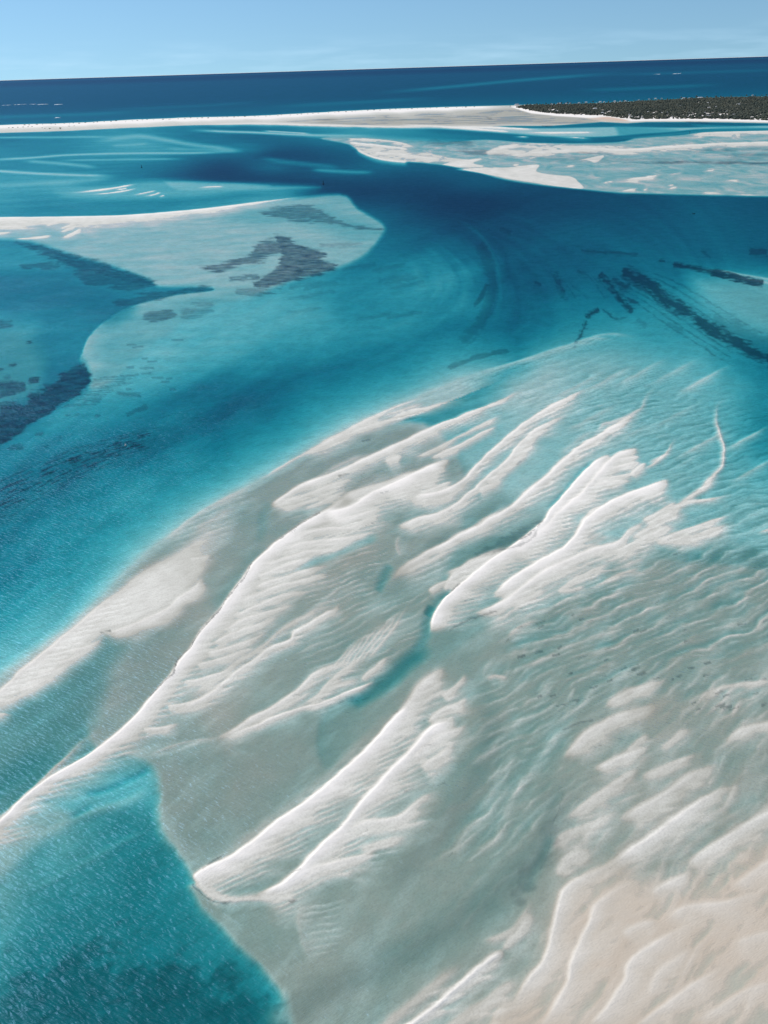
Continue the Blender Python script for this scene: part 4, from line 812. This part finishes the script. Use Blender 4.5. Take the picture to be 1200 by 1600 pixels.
M_BLACK = plain('black_paint', (.02, .022, .028), .5); M_STEEL = plain('weathered_steel', (.05, .05, .055), .6); M_WOOD = plain('tarred_timber', (.045, .04, .035)); M_FOAM = plain('foam', (.85, .87, .88), var=.04, scale=.2)

def pdata(verts, faces, name):
    me = bpy.data.meshes.new(name); me.from_pydata([tuple(map(float, v)) for v in verts], [], faces); me.update(); return me
class MB:
    def __init__(s): s.v = []; s.f = []
    def box(s, x0, x1, y0, y1, z0, z1):
        k = len(s.v); s.v += [(x0,y0,z0),(x1,y0,z0),(x1,y1,z0),(x0,y1,z0),(x0,y0,z1),(x1,y0,z1),(x1,y1,z1),(x0,y1,z1)]
        s.f += [tuple(k+i for i in q) for q in ((3,2,1,0),(4,5,6,7),(0,1,5,4),(1,2,6,5),(2,3,7,6),(3,0,4,7))]; return s
    def lathe(s, prof, n=12, c=(0, 0)):
        k = len(s.v)
        for r, z in prof:
            for i in range(n):
                a = 2*math.pi*i/n; s.v.append((c[0]+r*math.cos(a), c[1]+r*math.sin(a), z))
        for j in range(len(prof)-1):
            for i in range(n): s.f.append((k+j*n+i, k+j*n+(i+1) % n, k+(j+1)*n+(i+1) % n, k+(j+1)*n+i))
        s.f.append(tuple(k+i for i in range(n))[::-1]); s.f.append(tuple(k+(len(prof)-1)*n+i for i in range(n))); return s
    def bar(s, a, b, r, n=6):
        a = Vector(a); b = Vector(b); d = (b-a).normalized(); x = d.orthogonal().normalized(); y = d.cross(x); k = len(s.v)
        for p in (a, b):
            for i in range(n):
                t = 2*math.pi*i/n; s.v.append(tuple(p+(x*math.cos(t)+y*math.sin(t))*r))
        for i in range(n): s.f.append((k+i, k+(i+1) % n, k+n+(i+1) % n, k+n+i))
        s.f.append(tuple(k+i for i in range(n))[::-1]); s.f.append(tuple(k+n+i for i in range(n))); return s
    def mesh(s, name): return pdata(s.v, s.f, name)
def empty(name, loc, label, cat, group=None, rz=0.0):
    o = bpy.data.objects.new(name, None); COL.objects.link(o); o.location = loc; o.rotation_euler = (0, 0, rz); o.empty_display_size = .5
    o['label'] = label; o['category'] = cat
    if group: o['group'] = group
    return o
def part(name, me, mat, parent):
    o = bpy.data.objects.new(name, me); COL.objects.link(o); o.parent = parent
    if not me.materials: me.materials.append(mat)
    return o

# ---- leaf clumps
_t = (1+5**.5)/2
_ICO = np.array([(-1,_t,0),(1,_t,0),(-1,-_t,0),(1,-_t,0),(0,-1,_t),(0,1,_t),(0,-1,-_t),(0,1,-_t),(_t,0,-1),(_t,0,1),(-_t,0,-1),(-_t,0,1)])/math.hypot(1, _t)
_ICF = [(0,11,5),(0,5,1),(0,1,7),(0,7,10),(0,10,11),(1,5,9),(5,11,4),(11,10,2),(10,7,6),(7,1,8),(3,9,4),(3,4,2),(3,2,6),(3,6,8),(3,8,9),(4,9,5),(2,4,11),(6,2,10),(8,6,7),(9,8,1)]
def clumps(items, seed):
    """items: (x,y,z,rx,ry,rz) -> mesh arrays of ragged leaf clumps"""
    rs = np.random.RandomState(seed); V = []; F = []
    for k, (x, y, z, rx, ry, rz_) in enumerate(items):
        a = rs.rand()*6.28; c, s_ = math.cos(a), math.sin(a)
        P = _ICO*(.65+.6*rs.rand(12, 1)); P = np.stack([P[:,0]*c-P[:,1]*s_, P[:,0]*s_+P[:,1]*c, P[:,2]], 1)*np.array((rx, ry, rz_))+np.array((x, y, z))
        V.append(P); F.append(np.array(_ICF)+12*k)
    return np.concatenate(V), np.concatenate(F)
def tri_mesh(V, F, name):
    me = bpy.data.meshes.new(name); me.vertices.add(len(V)); me.vertices.foreach_set('co', V.astype(np.float32).ravel())
    me.loops.add(F.size); me.loops.foreach_set('vertex_index', F.astype(np.int32).ravel()); me.polygons.add(len(F)); me.polygons.foreach_set('loop_start', np.arange(0, F.size, 3, dtype=np.int32)); me.update(); return me

# ---- woodland covering the headland (reads as one mass)
def in_poly(x, y, P):
    r = False; n = len(P)
    for i in range(n):
        (ax, ay), (bx, by) = P[i], P[(i+1) % n]
        if (ay > y) != (by > y) and x < (bx-ax)*(y-ay)/(by-ay)+ax: r = not r
    return r
WOOD = [(806,168),(830,165.5),(900,164.5),(960,162),(1000,159.5),(1100,154.5),(1200,152.5),(1330,149),(1330,187),(1200,188.5),(1130,187),(1080,186.5),(1010,186.5),(990,187.5),(965,184.5),(940,181.5),(905,180.5),(870,178.5),(845,176),(826,173)]
HOUSES = [(807.5,164.8,10),(861.6,163.2,4),(873.5,163,8),(884.5,162.6,5),(891,162.2,4),(904.7,161.6,5),(915.7,161.2,6),(937.7,160.4,6),(944,160.2,4),(960.6,159.6,6),(969,159.3,4),(977,158.8,5),
 (998,157.2,3.5),(1014,155.9,3.5),(1024,155.3,6),(1034,154.6,3.5),(1068,154.6,6),(1077,154.2,4),(1093.7,154.2,13),(1110,153.6,4),(1176,149.6,4),
 (929.4,173.5,9),(941,175.8,7),(926.7,168,4),(941,179.3,6),(953,177.6,4),(860,174.4,3),(869,175.6,3),(908,180.6,4),(987,184.8,4),
 (1062.5,168.8,4.5),(1070,167,3),(1105.6,164.2,4),(1107,172,6),(1118,170.6,3.5),(1153,167.3,10),(1164,165.7,5),(1170.7,165.2,6),(1150.5,174.6,3.5),(1023,171,3.5),(1075,180.6,4),(1081.5,180.4,3),(1101,180.6,3.5),(1105.6,183.4,6),(1113,180.4,5),(1122,181,3.5),(1128.5,181.5,5),(1135,177.8,4),(1146,182.4,4),(1025,178.3,5.5),(1019,180,3.5),(1012,178.4,4),(1034,180.2,4),(1042,178.9,3.5),(982.7,182.7,3.5),(993,185,3.5),(1003,185.6,4),(1050,184.8,3.5),(1057,185.3,3)]
def woodland():
    P = [tuple(map(float, uv_ground(u, v))) for u, v in WOOD]
    xs = [a for a, _ in P]; ys = [b for _, b in P]; rr = random.Random(11); items = []
    hs = [tuple(map(float, uv_ground(u, v))) + (w,) for u, v, w in HOUSES]
    n = 0
    while len(items) < 15000 and n < 90000:
        n += 1; x = rr.uniform(min(xs), max(xs)); y = rr.uniform(min(ys), max(ys))
        if not in_poly(x, y, P): continue
        g = float(fbm(np.array([x/60]), np.array([y/60]), 2, 77)[0])
        if g > .42 and rr.random() < .8: continue
        # gardens are open on the seaward (viewer's) side of each house
        if any(abs(x-hx) < 7+w*.9 and -26 < y-hy < 11 for hx, hy, w in hs): continue
        u_h = 2.4+2.2*rr.random()+1.6*max(0, g)*2; r = 3.0+3.2*rr.random()
        items.append((x, y, u_h*.55, r, r*(.8+.4*rr.random()), u_h*.75))
    items = np.array(items)
    # ground height
    k = FOC; zz = []
    cp, sp = math.cos(PITCH), math.sin(PITCH)
    for x, y, *_ in items:
        d = y*cp+CAM_H*sp; b = (y*sp-CAM_H*cp)/d; p = x/d*FOC; q = HOR-b*FOC
        i = int(np.clip(np.searchsorted(MAP.q, q), 1, len(MAP.q)-1)); j = int(np.clip(np.searchsorted(MAP.p, p), 1, len(MAP.p)-1)); zz.append(ZG[i, j])
    items[:, 2] += np.array(zz)
    V, F = clumps(items, 5); o = link('woodland', tri_mesh(V, F, 'woodland'), None, M_LEAF); o['kind'] = 'stuff'; o['label'] = 'dark coastal scrub woodland covering the far headland'; o['category'] = 'woodland'
woodland()

# ---- houses among the trees
ORD = ['first', 'second', 'third', 'fourth', 'fifth', 'sixth', 'seventh', 'eighth', 'ninth', 'tenth', 'eleventh', 'twelfth', 'thirteenth', 'fourteenth', 'fifteenth', 'sixteenth', 'seventeenth', 'eighteenth', 'nineteenth', 'twentieth']
ORD += ['twenty-'+o_ for o_ in ORD[:9]]+['thirtieth']+['thirty-'+o_ for o_ in ORD[:9]]+['fortieth']+['forty-'+o_ for o_ in ORD[:9]]
_rowsky = sorted((h[0], k) for k, h in enumerate(HOUSES) if k < 21); _rowlow = sorted((h[0], k) for k, h in enumerate(HOUSES) if k >= 21 and h[1] > 179); _rowmid = sorted((h[0], k) for k, h in enumerate(HOUSES) if k >= 21 and h[1] <= 179)
RANK = {k: ORD[n] for row in (_rowsky, _rowlow, _rowmid) for n, (_, k) in enumerate(row)}
def house(i, u, v, w):
    rr = random.Random(900+i); q = chart(u, v)[1]; mpp = CAM_H/q*1.0
    W = max(5.0, w*mpp*.7); D = W*.6 if W < 12 else 8.5; Hh = 3.2 if W < 9 else 4.2
    loc = place(u, v); big = W > 18
    sky = v < 166 and i < 21
    if i == 18: lab = 'longest white building on the skyline of the wooded headland'
    elif i == 0: lab = 'long low white house at the bare tip of the headland'
    elif i == 21: lab = 'wide pale house halfway up the slope above the pink sand'
    elif i == 35: lab = 'widest white house on the slope at the right end of the headland'
    elif sky: lab = 'small white house on the headland skyline, %s from the left in that row' % RANK[i]
    elif v > 179: lab = 'small pale house behind the headland beach, %s from the left in that row' % RANK[i]
    else: lab = 'small pale house half hidden in trees on the slope, %s from the left there' % RANK[i]
    o = empty('house', loc - Vector((0, 0, .3)), lab, 'house', 'houses on the headland', rr.uniform(-.3, .3))
    wall = part('wall', MB().box(-W/2, W/2, -D/2, D/2, 0, Hh).mesh('wall'), M_WALL, o)
    r = MB(); e = .5; k = Hh+D*.28
    r.v += [(-W/2-e,-D/2-e,Hh-.05),(W/2+e,-D/2-e,Hh-.05),(W/2+e,D/2+e,Hh-.05),(-W/2-e,D/2+e,Hh-.05),(-W/2+D*.25,0,k),(W/2-D*.25,0,k)]
    r.f += [(0,1,5,4),(1,2,5),(2,3,4,5),(3,0,4),(3,2,1,0)]
    part('roof', r.mesh('roof'), M_ROOFW if sky or rr.random() < .35 else (M_ROOFG if rr.random() < .5 else M_THATCH), o)
    n = max(2, int(W/3.2)); win = None
    for a in range(n):
        x = -W/2+W*(a+.5)/n
        if a == n//2:
            part('door', MB().box(x-.5, x+.5, -D/2-.06, -D/2+.02, .3, 2.4).mesh('door'), M_DOOR, o)
        else:
            part('window', MB().box(x-.6, x+.6, -D/2-.05, -D/2+.02, 1.2, 2.5).mesh('window'), M_DOOR, o)
for i, (u, v, w) in enumerate(HOUSES): house(i, u, v, w)

# ---- single trees standing clear of the scrub, dune bushes on the spit
def tree_proto(seed, h):
    rr = random.Random(seed); it = []
    for k in range(11):
        a = rr.random()*6.28; d = rr.random()**.6*h*.28; z = h*(.45+.5*rr.random()*(1-d/(h*.5)))
        r = h*(.11+.09*rr.random()); it.append((math.cos(a)*d, math.sin(a)*d, z, r, r, r*.8))
    V, F = clumps(it, seed); cr = tri_mesh(V, F, 'crown')
    tr = MB().lathe([(h*.035, -.4), (h*.026, h*.3), (h*.012, h*.72)], 7)
    for k in range(4):
        a = k*1.57+rr.random(); tr.bar((0, 0, h*(.3+.08*k)), (math.cos(a)*h*.2, math.sin(a)*h*.2, h*(.55+.08*k)), h*.012, 5)
    return cr, tr.mesh('trunk')
TP = [tree_proto(s, h) for s, h in ((1, 7.5), (2, 6.5), (3, 9.0))]
def tree(i, u, v, s, lab, grp):
    rr = random.Random(i); cr, tr = TP[i % 3]; o = empty('tree', place(u, v), lab, 'tree', grp, rr.random()*6.28); o.scale = (s*(1+.4*rr.random()),)*2+(s,)
    part('crown', cr, M_LEAF, o); part('trunk', tr, M_BARK, o)
SKY = [(797,166.2,.8),(819.5,164,.9),(824,164,1),(829,163.8,1.1),(834,163.6,1),(838.5,163.6,1),(843,163.6,1),(848,163.5,1.1),(853,163.4,1.1),(860.5,163.2,1.2),(866,163,1.2),(872,162.8,1.2),(877.5,162.4,1.4),(881.5,162.4,1.2),(887,162.2,1.3),(892,162,1.1),(899,162,.9),(910,161.5,.9),(926.5,160.6,1.6),(934,160.4,1),(951,160,1),(965,159.4,1.1),(974.5,158.8,1.7),(981,158.6,1),(990,158,1.1),(1005,157,1),(1018,156,1),(1043,154.8,1),(1052,154.6,1.1),(1064,154.4,1.4),(1072,154,1.3),(1080.5,154,1.5),(1088,153.6,1.7),(1104,153.4,1.6),(1110,153.2,1.2),(1118,153,1.4),(1126,152.6,1.5),(1133,152.4,1.1),(1142,152,1.2),(1150,151.6,1),(1158,151.4,1.3),(1166,151,1.4),(1180,150.4,1.3),(1190,150.2,1.5),(1197,150,1.2)]
for i, (u, v, s) in enumerate(SKY):
    lab = 'dark tree standing up on the headland skyline, %s from the left' % ORD[i]
    if i == 0: lab = 'lone dark tree farthest left on the bare tip of the headland'
    tree(i, u, v+.6, s*.85, lab, 'trees on the headland skyline')
rr = random.Random(3)
for i in range(46):
    t = (i+.5)/46; u = 830+t*372; v = float(np.interp(u, [826,845,870,905,940,965,990,1010,1080,1130,1200,1210], [174,177,179.5,181.5,182.5,185,187.6,187,187,187.6,189.2,189.2]))
    tree(100+i, u+rr.uniform(-3, 3), v-rr.random()*1.2, .5+.3*rr.random(), 'low dark tree at the edge of the headland beach, %s from the left' % ORD[i], 'trees along the headland beach')
def bush_proto(seed):
    r_ = random.Random(seed); it = [(r_.uniform(-1.6, 1.6), r_.uniform(-1.2, 1.2), .5+.3*r_.random(), .9+.5*r_.random(), .9+.4*r_.random(), .6+.35*r_.random()) for k in range(7)]
    V, F = clumps(it, seed); st = MB()
    for k in range(4): st.bar((0, 0, -.2), (math.cos(k*1.6)*.9, math.sin(k*1.6)*.8, .7), .06, 4)
    return tri_mesh(V, F, 'foliage'), st.mesh('stem')
BP = [bush_proto(s) for s in (21, 22, 23)]
def bush(i, u, v, s, lab, grp):
    a, b = BP[i % 3]; o = empty('dune_bush', place(u, v), lab, 'bush', grp, i*1.7); o.scale = (s*1.25, s, s*.9)
    part('foliage', a, M_LEAF, o); part('stem', b, M_BARK, o)
for i in range(74):
    u = 40+i*9.6+rr.uniform(-4, 4); v = float(np.interp(u, [0,100,200,300,400,500,600,700,760], [196.4,193.4,188.4,184.4,182,176.6,171.6,168.2,166.4]))+rr.uniform(-.2, 1.3)*(.5 if u > 500 else 1)
    bush(i, u, v, .8+.9*rr.random()**2, 'small dark bush on the seaward crest of the white sand spit', 'bushes on the sand spit')
for i, (u, v, s) in enumerate(((14,200,1.1),(20,199.7,1.3),(28,199.2,1.2),(36,198.8,1.2),(44,198.4,1.2),(50,198.2,1.1),(70,201.2,1.1),(78,201,1.2),(94,201.5,1.4),(94,200,1.3),(66,200,1),(108,197.4,1),(116,196.8,.9))):
    bush(i+80, u, v, s, 'dark bush on the lee side of the sand spit near its left end', 'bushes on the left end of the spit')

# ---- channel marks and the boat
def buoy(u, v, h, lab):
    o = empty('channel_buoy', place(u, v, 0.0), lab, 'buoy', 'channel buoys')
    part('float', MB().lathe([(.9, -.9), (1.55, -.3), (1.65, .35), (1.5, .75), (.7, .95)], 18).mesh('float'), M_BLACK, o)
    tw = MB()
    for k in range(4):
        a = k*math.pi/2+.4; c, s_ = math.cos(a), math.sin(a); c2, s2 = math.cos(a+1.57), math.sin(a+1.57)
        tw.bar((c*.75, s_*.75, .85), (c*.3, s_*.3, h*.72), .08); tw.bar((c*.75, s_*.75, .9), (c2*.4, s2*.4, h*.55), .05); tw.bar((c*.52, s_*.52, h*.4), (c2*.52, s2*.52, h*.4), .05)
    part('tower', tw.mesh('tower'), M_STEEL, o)
    tb = MB(); tb.box(-.42, .42, -.03, .03, h*.4, h*.72); tb.box(-.03, .03, -.42, .42, h*.4, h*.72); part('day_mark', tb.mesh('day_mark'), M_BLACK, o)
    tm = part('topmark', MB().lathe([(.05, h*.70), (.08, h*.78), (.4, h*.79), (.3, h*.9), (.05, h)], 10).mesh('topmark'), M_BLACK, o)
    part('lantern', MB().lathe([(.1, h), (.13, h+.1), (.1, h+.28), (.02, h+.34)], 8).mesh('lantern'), M_STEEL, tm)
buoy(221.3, 261.6, 5.6, 'black channel buoy in blue water left, between the sand spit and short white bars')
buoy(505.3, 287.6, 5.6, 'black channel buoy just beyond the tip of the long white sandbar')
o = empty('marker_post', place(1077.3, 209.2, 0.0), 'dark marker post standing in the narrow blue creek below the headland', 'marker post')
part('pile', MB().lathe([(.42, -3), (.38, 1), (.3, 5.4), (.05, 5.5)], 10).mesh('pile'), M_WOOD, o)
part('platform', MB().lathe([(.55, 3.9), (.8, 4.0), (.8, 4.12), (.3, 4.14)], 10).mesh('platform'), M_WOOD, o); part('daymark', MB().box(-.55, .55, -.48, -.42, 4.3, 5.2).mesh('daymark'), M_BLACK, o)
def boat(u, v):
    o = empty('open_boat', place(u, v, 0.0), 'small dark open boat on the deep blue channel at right', 'boat', None, .15)
    L_, n = 3.6, 13; V = []; F = []
    prof = lambda t: (1-abs(2*t-1.0)**2.6)**.55 if t > .45 else (.62+.38*math.sin(t/.45*math.pi/2))
    for i in range(n):
        t = i/(n-1); w = max(.02, .78*prof(t)); sh = .42+.28*t*t
        for a, b in ((-1, 1), (-.8, .35), (-.3, -.12), (0, -.18), (.3, -.12), (.8, .35), (1, 1)): V.append(((t-.5)*L_, a*w, b*sh))
        for a in (.93, .7, .25, 0, -.25, -.7, -.93): V.append(((t-.5)*L_*.97, a*w, {.93: sh, .7: .2, .25: .02, 0: 0.0}[abs(a)]))
    m_ = 14
    for i in range(n-1):
        for k in range(m_): F.append((i*m_+k, i*m_+(k+1) % m_, (i+1)*m_+(k+1) % m_, (i+1)*m_+k))
    F.append(tuple(range(m_))[::-1]); F.append(tuple((n-1)*m_+k for k in range(m_)))
    part('hull', pdata(V, F, 'hull'), M_WOOD, o)
    for x in (-1.0, .1, 1.0): part('thwart', MB().box(x-.14, x+.14, -.66, .66, .24, .29).mesh('thwart'), M_STEEL, o)
    part('outboard_motor', MB().box(-2.05, -1.72, -.15, .15, .3, .85).box(-1.95, -1.82, -.05, .05, -.4, .3).mesh('outboard_motor'), M_BLACK, o)
boat(1084, 334.2)
o = empty('mooring_buoy', place(196.3, 696, 0.0), 'small white mooring buoy floating over the dark weed lines at left', 'buoy')
part('float', MB().lathe([(.05, -.45), (.38, -.3), (.52, 0), (.42, .32), (.12, .48)], 14).mesh('float'), M_WALL, o); part('pick_up_ring', MB().lathe([(.05, .45), (.06, .9), (.16, .95), (.16, 1.1), (.04, 1.15)], 8).mesh('pick_up_ring'), M_WALL, o)

# ---- lines of surf on the far reef
def surf():
    rs = random.Random(8); items = []
    for pts, n in (([(0,165),(30,163.5),(55,162.8)], 26), ([(60,163.5),(75,162.8)], 22), ([(86,163.6),(96,163.2)], 30), ([(88,184.3),(93,184)], 8), ([(1022,116.2),(1031,115.8)], 12), ([(1052,115.4),(1064,114.8)], 40), ([(760,128),(800,124)], 0)):
        P = np.array(pts, float)
        for k in range(n):
            t = rs.random()*(len(P)-1); i = min(int(t), len(P)-2); u, v = P[i]+(P[i+1]-P[i])*(t-i); x, y = uv_ground(u, v+rs.uniform(-.25, .25))
            s = 1+.8*rs.random(); items.append((float(x), float(y), 0.2, 7*s, 3.5*s, .9*s))
    V, F = clumps(np.array(items), 9); o = link('surf', tri_mesh(V, F, 'surf'), None, M_FOAM); o['kind'] = 'stuff'; o['label'] = 'white surf breaking on the far reef'; o['category'] = 'surf'
surf()
